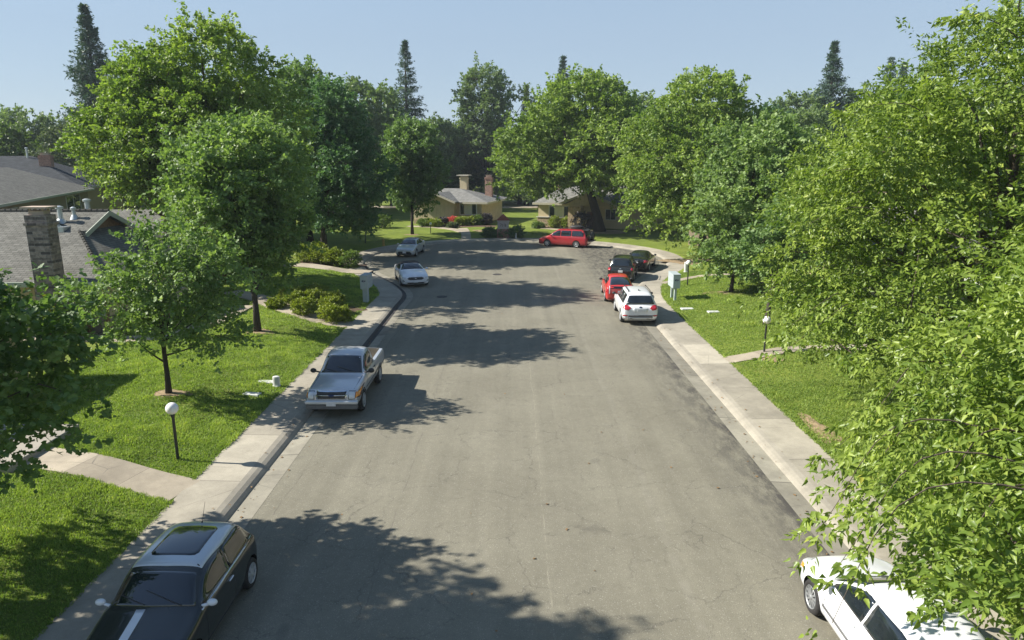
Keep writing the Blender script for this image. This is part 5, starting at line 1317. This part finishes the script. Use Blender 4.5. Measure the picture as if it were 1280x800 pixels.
# red minivan, side on
c = Car('minivan_car', 'red minivan seen side on at the far end, dark gear on its roof', 'car', 5.25, 67.55, 158,
        dict(L=5.05, W=1.96, H=1.75, hf=.86, hh=1.08, xc=1.45, xw=.55, xr=-2.05, xb=-2.42, ht=1.08, belt=1.03, wt=.70, wr=.34, xf=1.55, xrw=-1.42, paint='p_red', zb=.20, nose=.86, tail=.95))
c.windshield(.05); c.side_glass([(.22, 1.12), (-.86, .16), (-2.12, -.94)], .05, .14); c.rear_glass(1.14, 1.58); c.wheels('rim', 7, .04); c.mirrors('p_red', 1.12, 1.12, .10)
c.seams([1.28, .19, -.90], .32, 1.0); c.handles([.35, -.72], .95, 'p_red'); c.side('slide_rail', [(-.95, .99), (-2.2, .99), (-2.2, 1.01), (-.95, 1.01)], 'plastic', off=.004, rings=1)
c.front('headlight', [(.60, .66), (.86, .70), (.84, .84), (.62, .78)], 'lens', True); c.front('grille', [(-.5, .36), (.5, .36), (.5, .52), (-.5, .52)], 'plastic'); c.rear('taillight', [(.74, .80), (.88, .80), (.84, 1.35), (.74, 1.30)], 'redlens', True)
m = MB()
for sy in (-.62, .62): m.tube([(.3, sy, 1.74), (.25, sy, 1.80), (-1.9, sy, 1.80), (-1.95, sy, 1.72)], [.022] * 4, 6)
m.build('roof_rail', M['plastic'], c.t)
# gear on the roof and the raised tailgate with stuff behind
rng_ = random.Random(3); m = sphere_mb((0, 0, 0), 1, 18, 12, (.70, .50, .20)); m.v = [(x + rng_.uniform(-.03, .03), y + rng_.uniform(-.03, .03), max(-.12, z + rng_.uniform(-.02, .02))) for x, y, z in m.v]
o = m.build('roof_bag', M['plastic'], None, True); tag(o, 'dark soft luggage bag strapped on the roof of the red minivan', 'bag'); o.matrix_world = Matrix.Translation(c.t.location) @ Matrix.Rotation(R(158), 4, 'Z') @ Matrix.Translation((-1.15, 0, 1.92))
m = MB(); m.poly_prism([(-2.42, -.78, 1.66), (-1.95, -.78, 1.745), (-1.95, .78, 1.745), (-2.42, .78, 1.66)], .02); m.box(-2.98, -2.55, -.75, .75, .62, .70, .02)
m.tube([(-2.5, -.3, .66), (-2.98, -.3, .66)], [.03, .03], 6); m.tube([(-2.5, .3, .66), (-2.98, .3, .66)], [.03, .03], 6); m.build('hitch_carrier', M['plastic'], c.t)
m = sphere_mb((0, 0, 0), 1, 14, 10, (.22, .62, .42)); m.v = [(x + rng_.uniform(-.03, .03), y + rng_.uniform(-.03, .03), z + rng_.uniform(-.03, .03)) for x, y, z in m.v]
o = m.build('cargo_bag', M['plastic'], None, True); tag(o, 'lumpy black bag on the rear carrier of the red minivan', 'bag'); o.matrix_world = Matrix.Translation(c.t.location) @ Matrix.Rotation(R(158), 4, 'Z') @ Matrix.Translation((-2.76, 0, 1.10))

# black sedan
c = Car('sedan_car', 'glossy black sedan, farthest of the cars parked along the right curb', 'car', 10.15, 53.35, 70,
        dict(L=4.50, W=1.79, H=1.43, hf=.76, hh=.98, xc=.95, xw=.25, xr=-1.02, xb=-1.62, ht=1.06, belt=.94, wt=.57, wr=.325, xf=1.38, xrw=-1.36, paint='p_black', zb=.18, nose=.86, tail=.92))
c.windshield(.05); c.side_glass([(-.15, .78), (-1.1, -.2)], .04, .12); c.rear_glass(1.10, 1.32, .70, .85); c.wheels('rim', 5, .045); c.mirrors('p_black', .75, 1.0, .10); c.seams([.84, -.17, -1.0], .30, .9)
c.rear('taillight', [(.55, .74), (.85, .74), (.83, .92), (.55, .90)], 'redlens', True); c.plate(True, .78); c.side('belt_trim', [(.8, .955), (-1.3, .965), (-1.3, .98), (.8, .97)], 'chrome', off=.008, rings=1)

# black SUV
c = Car('suv_car', 'black SUV parked ahead of the red hatchback on the right', 'car', 8.0, 48.7, 76,
        dict(L=4.35, W=1.84, H=1.68, hf=.95, hh=1.08, xc=1.0, xw=.45, xr=-1.70, xb=-2.02, ht=1.06, belt=1.02, wt=.64, wr=.36, xf=1.32, xrw=-1.30, paint='p_black2', zb=.24, nose=.90, tail=.94))
c.windshield(.05); c.side_glass([(-.10, .80), (-1.0, -.16), (-1.68, -1.06)], .05, .14); c.rear_glass(1.16, 1.50); c.wheels('rim', 5, .05); c.mirrors('p_black', .80, 1.15, .12); c.seams([.90, -.13, -1.03], .32, 1.0)
c.rear('taillight', [(.70, .82), (.86, .82), (.86, 1.02), (.70, 1.02)], 'redlens', True); c.plate(True, .80)
m = MB()
for sy in (-.58, .58): m.tube([(.25, sy, 1.66), (.2, sy, 1.73), (-1.5, sy, 1.73), (-1.55, sy, 1.65)], [.02] * 4, 6)
m.build('roof_rail', M['plastic'], c.t)
c.rear('rear_badge', [(-.05, .94), (.05, .94), (.05, .99), (-.05, .99)], 'chrome', off=.01, rings=1)

# red hatchback
c = Car('hatchback_car', 'bright red hatchback parked ahead of the white SUV', 'car', 6.50, 41.55, 86.5,
        dict(L=4.46, W=1.75, H=1.49, hf=.72, hh=.98, xc=1.15, xw=.25, xr=-.90, xb=-1.98, ht=1.10, belt=.95, wt=.56, wr=.32, xf=1.38, xrw=-1.32, paint='p_red2', zb=.17, nose=.84, tail=.93, rq=.42))
c.windshield(.05); c.side_glass([(-.08, .90), (-1.12, -.14)], .05, .13); c.rear_glass(1.12, 1.37, .70, .88); c.wheels('rim', 5, .04); c.mirrors('plastic', .85, 1.0, .11); c.seams([.95, -.11, -1.1], .30, .92); c.handles([.02, -.98], .88, 'p_red2')
c.rear('taillight', [(.66, .62), (.84, .66), (.80, 1.0), (.66, 1.04)], 'redlens', True); c.rear('clear_reflector', [(.62, .60), (.67, .62), (.665, 1.04), (.60, 1.06)], 'lens', True, off=.012)
c.rear('tail_panel', [(-.62, .92), (.62, .92), (.60, 1.04), (-.60, 1.04)], 'glass', off=.008); c.plate(True, .72); c.rear('bumper_vent', [(-.7, .24), (.7, .24), (.7, .32), (-.7, .32)], 'plastic')
c.antenna(-.72, 0, 1.47, .2)

# white SUV
c = Car('suv_car', 'white compact SUV seen from behind, nearest of the right-hand parked row', 'car', 6.62, 36.15, 88,
        dict(L=4.52, W=1.84, H=1.66, hf=.92, hh=1.06, xc=1.05, xw=.35, xr=-1.75, xb=-2.12, ht=1.06, belt=1.02, wt=.62, wr=.345, xf=1.38, xrw=-1.32, paint='p_white', zb=.24, nose=.88, tail=.95))
c.windshield(.05); c.side_glass([(-.12, .85), (-1.05, -.18), (-1.72, -1.11)], .05, .135); c.rear_glass(1.14, 1.47, .78, .90); c.wheels('rim', 5, .05); c.mirrors('plastic', .86, 1.12, .12)
c.seams([.95, -.15, -1.08], .36, 1.0); c.handles([.0, -.95], .94, 'p_white')
c.rear('taillight', [(.46, .92), (.60, .80), (.90, .86), (.87, 1.08), (.66, 1.05)], 'redlens', True, off=.012); c.rear('bumper_cladding', [(-.90, .30), (.90, .30), (.90, .56), (-.90, .56)], 'grey_plastic', off=.010, rings=3)
c.rear('skid_plate', [(-.52, .30), (.52, .30), (.60, .44), (-.60, .44)], 'p_silver', off=.018); c.rear('reflector', [(.66, .50), (.86, .50), (.86, .57), (.66, .57)], 'redlens', True, off=.016)
c.rear('plate_recess', [(-.34, .72), (.34, .72), (.38, .90), (-.38, .90)], 'p_silver', off=.008); c.plate(True, .80); c.rear('rear_badge', [(-.07, .94), (0, .925), (.07, .94), (.07, .97), (0, .985), (-.07, .97)], 'navy', off=.014, rings=1)
c.side('sill_cladding', [(2.0, .24), (-2.1, .24), (-2.1, .40), (2.0, .40)], 'grey_plastic', off=.006, rings=2)
m = MB()
for sy in (-.56, .56): m.tube([(.15, sy, 1.64), (.1, sy, 1.70), (-1.45, sy, 1.70), (-1.55, sy, 1.63)], [.022] * 4, 6)
m.build('roof_rail', M['plastic'], c.t)
m = sphere_mb((-1.3, 0, 1.69), 1, 10, 8, (.09, .03, .05)); m.build('roof_antenna', M['plastic'], c.t)

# white car under the leaves, bottom right
c = Car('sedan_car', 'white car half hidden under large leaves at the bottom right', 'car', 6.42, 9.75, 90,
        dict(L=4.55, W=1.78, H=1.46, hf=.74, hh=.97, xc=1.02, xw=.22, xr=-1.10, xb=-1.80, ht=1.08, belt=.93, wt=.57, wr=.325, xf=1.42, xrw=-1.28, paint='p_white', zb=.18, nose=.84, tail=.9))
c.windshield(.05); c.side_glass([(-.16, .82), (-1.2, -.22)], .04, .12); c.rear_glass(); c.wheels('steel_rim', 12, .03); c.mirrors('p_white', .80, 1.0, .10); c.seams([.90, -.19, -1.1], .30, .9); c.handles([-.03, -1.05], .86, 'p_white')
c.front('headlight', [(.50, .56), (.80, .62), (.78, .74), (.52, .70)], 'lens', True); c.side('marker_light', [(2.05, .58), (1.90, .62), (1.90, .69), (2.06, .66)], 'amber', off=.010); c.front('grille', [(-.45, .40), (.45, .40), (.45, .54), (-.45, .54)], 'plastic')
c.side('side_moulding', [(.95, .48), (-1.3, .48), (-1.3, .53), (.95, .53)], 'grey_plastic', off=.012, rings=1)
# ------------------------------------------------------------------ street furniture
def globe_lamp(x, y, label, top=1.52, lean=0):
    z = hgt(x, y); t = thing('globe_lamp', label, 'lamp', (x, y, z), 0, 'white globe garden lamps on black posts')
    m = MB(); m.lathe([(.045, -.1), (.042, .02), (.038, top - .26), (.055, top - .22), (.06, top - .18), (.05, top - .15)], 14); m.build('post', M['post_black'], t, True)
    g = sphere_mb((0, 0, top), .165, 28, 18); g.build('globe', M['globe'], t, True); return t
globe_lamp(-9.18, 17.40, 'round white globe lamp on a black post on the near left lawn', 1.50)
globe_lamp(10.70, 27.9, 'white globe lamp on the right lawn beside the narrow path', 1.42)
globe_lamp(11.55, 44.3, 'white globe lamp behind the right mailbox', 1.50)
globe_lamp(-9.25, 77.8, 'shaded globe lamp on the lawn in front of the pale yellow house', 1.05)
def mailbox(x, y, label, face, w=.42, L=1.30, h=.80, zb=.82, posts=2, rz=0):
    """cluster mailbox: enamel box on posts, emblem on the end facing the camera, small doors on the long side"""
    z = hgt(x, y) - .05; t = thing('cluster_mailbox', label, 'mailbox', (x, y, z), rz, 'grey cluster mailboxes')
    m = MB(); m.box(-w / 2, w / 2, 0, L, zb, zb + h, .012); m.build('cabinet', M['mailbox'], t)
    m = MB(); m.poly_prism([(-w / 2 - .02, -.02, zb + h + .03), (w / 2 + .02, -.02, zb + h + .03), (w / 2 + .02, L + .02, zb + h + .03), (-w / 2 - .02, L + .02, zb + h + .03)], .025); m.build('lid', M['mailbox'], t)
    if posts == 2:
        for yy in (.16, L - .30): m = MB(); m.box(-.07, .07, yy, yy + .14, -.1, zb - .002, .01); m.build('post', M['galv'] if False else M['mailbox'], t)
    else:
        m = MB(); m.box(-.15, .13, .2, .55, -.1, zb - .002, .01); m.build('post', M['mailbox'], t)
    m = MB(); m.box(-.3, .3, -.05, L, -.12, .03); m.build('footing', M['path'].copy() if False else M['porch'], t)
    # emblem: a navy lozenge with a pale swooping wing
    e = MB(); e.v += [(-.10, -.004, zb + h * .56), (.02, -.004, zb + h * .54), (.12, -.004, zb + h * .60), (.10, -.004, zb + h * .68), (-.02, -.004, zb + h * .70), (-.12, -.004, zb + h * .64)]
    e.v += [(a, b + .005, c_) for a, b, c_ in e.v[:6]]; e.f += [(0, 1, 2, 3, 4, 5), (11, 10, 9, 8, 7, 6)] + [(i, i + 6, (i + 1) % 6 + 6, (i + 1) % 6) for i in range(6)]
    em = e.build('emblem', M['navy'], t)
    q = MB(); q.v += [(-.05, -.008, zb + h * .605), (.10, -.008, zb + h * .64), (.07, -.008, zb + h * .665), (-.03, -.008, zb + h * .645)]; q.v += [(a, b + .003, c_) for a, b, c_ in q.v[:4]]
    q.f += [(0, 1, 2, 3), (7, 6, 5, 4)] + [(i, i + 4, (i + 1) % 4 + 4, (i + 1) % 4) for i in range(4)]; q.build('wing', M['white'], em)
    sx = -1 if face == '-x' else 1; x0 = sx * w / 2
    for i in range(4):
        for j in range(3):
            m = MB(); a, b = sorted((x0, x0 + sx * .007)); m.box(a, b, .05 + i * L / 4.15, .05 + (i + 1) * L / 4.15 - .02, zb + .04 + j * (h - .06) / 3, zb + .04 + (j + 1) * (h - .06) / 3 - .02)
            d = m.build('compartment_door', M['mailbox'], t)
            m = sphere_mb((x0 + sx * .012, .05 + (i + .8) * L / 4.15, zb + .04 + (j + .5) * (h - .06) / 3), .012, 8, 6); m.build('lock', M['chrome'], d)
    return t
mailbox(9.62, 39.3, 'grey-white cluster mailbox on two posts at the right sidewalk', '-x', rz=0)
mailbox(-8.58, 38.9, 'shaded blue-grey cluster mailbox on a single wide post at the left sidewalk', '+x', L=1.1, posts=1, zb=.86, h=.78, rz=R(-4))
def pedestal(x, y, label, r=.10, h=.42, mat='lid', name='utility_pedestal'):
    z = hgt(x, y); m = MB(); m.lathe([(r, -.05), (r, h - .06), (r * .92, h - .015), (r * .6, h)], 18); m.v = [(a * 1.0, b * .75, c_) for a, b, c_ in m.v]
    m.lathe([(r * 1.12, -.02), (r * 1.12, .05)], 18)
    o = m.build(name, M[mat], None, False); o.location = (x, y, z); return tag(o, label, 'utility box')
def lid(x, y, label, w, d, rz):
    z = hgt(x, y); m = MB(); m.box(-w / 2, w / 2, -d / 2, d / 2, -.03, .05, .012); m.box(-w / 2 + .05, w / 2 - .05, -d / 2 + .05, d / 2 - .05, .0505, .06); m.box(-.05, .05, -.02, .02, .061, .07)
    o = m.build('utility_cover', M['lid'], None); o.location = (x, y, z); o.rotation_euler = (0, 0, rz); return tag(o, label, 'utility cover', 'concrete utility covers set in the lawns')
pedestal(-8.62, 23.8, 'short pale round-topped post by the left sidewalk near the pickup', .13, .40)
lid(-9.12, 24.15, 'pale utility cover touching the short round post on the left lawn', .75, .32, R(-4))
lid(-9.15, 22.8, 'pale utility cover on the left lawn, nearer the camera than the round post', .6, .28, R(-10))
lid(9.75, 37.1, 'pale utility cover on the right lawn nearest the mailbox', .70, .42, R(3)); lid(10.85, 35.9, 'pale utility cover on the right lawn farther from the sidewalk', .62, .36, R(3))
pedestal(12.95, 50.3, 'short pale utility pedestal behind the lamp on the right', .15, .75); 
pedestal(.42, 72.95 + .2, 'small white marker post at the curb right of the entry sign', .09, .55)
# hydrant
z = hgt(-12.9, 67.0); t = thing('fire_hydrant', 'small yellow fire hydrant behind the silver-grey sedan', 'hydrant', (-12.55, 66.6, z))
m = MB(); m.lathe([(.16, -.05), (.16, .05), (.11, .06), (.105, .42), (.14, .44), (.14, .48), (.11, .56), (.05, .62)], 16); m.build('barrel', M['hydrant'], t, False)
m = MB(); m.lathe([(.055, -.19), (.055, .19)], 10, axis='y', c=(0, 0, .34)); m.build('outlet', M['hydrant'], t); m = MB(); m.lathe([(.03, .62), (.03, .68)], 6); m.build('nut', M['hydrant'], t)

# entry sign: brick pier, tiled gable, pale face with dark lettering
t = thing('entry_sign', 'brick entry sign with a red-brown gabled top, across the turning circle', 'sign', (-.95, 73.9, hgt(-.95, 73.9)))
m = MB(); m.box(-.66, .66, -.2, .2, -.1, .95); m.build('pier', M['brick_red'], t)
m = MB(); m.box(-.60, .60, -.22, .22, .951, 1.75); m.box(-.68, .68, -.24, .24, 1.751, 1.86); m.build('panel', M['signface'], t)
m = MB(); m.v += [(-.74, -.28, 1.86), (.74, -.28, 1.86), (0, -.28, 2.55), (-.74, .28, 1.86), (.74, .28, 1.86), (0, .28, 2.55)]; m.f += [(0, 1, 2), (5, 4, 3), (0, 3, 4, 1), (1, 4, 5, 2), (2, 5, 3, 0)]; m.build('gable_top', M['signroof'], t)
m = MB()
for st_ in ([(-.34, 1.50), (-.16, 1.50), (-.24, 1.36), (-.28, 1.22)], [(-.06, 1.48), (-.03, 1.34), (-.06, 1.20)], [(.10, 1.44), (.20, 1.50), (.26, 1.42), (.12, 1.26), (.30, 1.22)], [(.32, 1.40), (.20, 1.24)]):
    m.tube([(x_, -.225, z_) for x_, z_ in st_], [.024] * len(st_), 6)
m.build('lettering', M['post_black'], t)

# litter on the road: a few dry leaves, one object each is too many to name; they are loose ground stuff
rng = np.random.default_rng(9); n = 420
y = rng.uniform(9, 55, n); side = rng.random(n); x = np.where(side < .45, rng.normal(-6.5, .35, n), np.where(side < .85, rng.normal(7.15, .35, n), rng.uniform(-6, 6.5, n)))
P = np.stack([x, y, np.full(n, .02)], 1); d = edge_dist(x, y)
P[:, 2] = np.interp(d, [-1, 0, .55, .68, .84, 2.1], [.014, .016, -.012, .108, .146, .165])
V, F, k = leaves(P, unit(rng.normal(0, 1, (n, 3)) * [1, 1, .05]), .075, rng, 'diamond', asp=.7, up=3.0, droop=0, jit=.05)
o = fast_mesh('fallen_leaves', V, F, 3, M['leaflitter'], None, np.full(len(V), .5)); tag(o, kind='stuff')
# iron cover on the left part of the turning circle approach
m = MB(); m.lathe([(.34, .002), (.34, .010), (.30, .012)], 24); o = m.build('manhole_cover', M['tar'], None); o.location = (-4.35, 41.6, 0); tag(o, 'dark round iron cover in the shaded road near the white convertible', 'manhole cover')
m = MB(); m.lathe([(.34, .002), (.34, .010), (.30, .012)], 24); o = m.build('manhole_cover', M['tar'], None); o.location = (-1.1, 50.2, 0); tag(o, 'dark round iron cover in the shade in the middle of the street', 'manhole cover')

# ------------------------------------------------------------------ summer haze
hz = MB(); hz.box(gx[0] - 5, gx[-1] + 5, gy[0] - 5, gy[-1] + 5, -3.2, 40); o = hz.build('haze', None, None)
t = NT('haze_air'); t.n.remove(t.b); vp = t.new('ShaderNodeVolumePrincipled'); vp.inputs['Color'].default_value = (.80, .90, 1, 1); vp.inputs['Density'].default_value = .0003
vp.inputs['Anisotropy'].default_value = 0
t.link(vp.outputs[0], t.n['Material Output'].inputs['Volume']); o.data.materials.append(t.m); tag(o, kind='stuff')
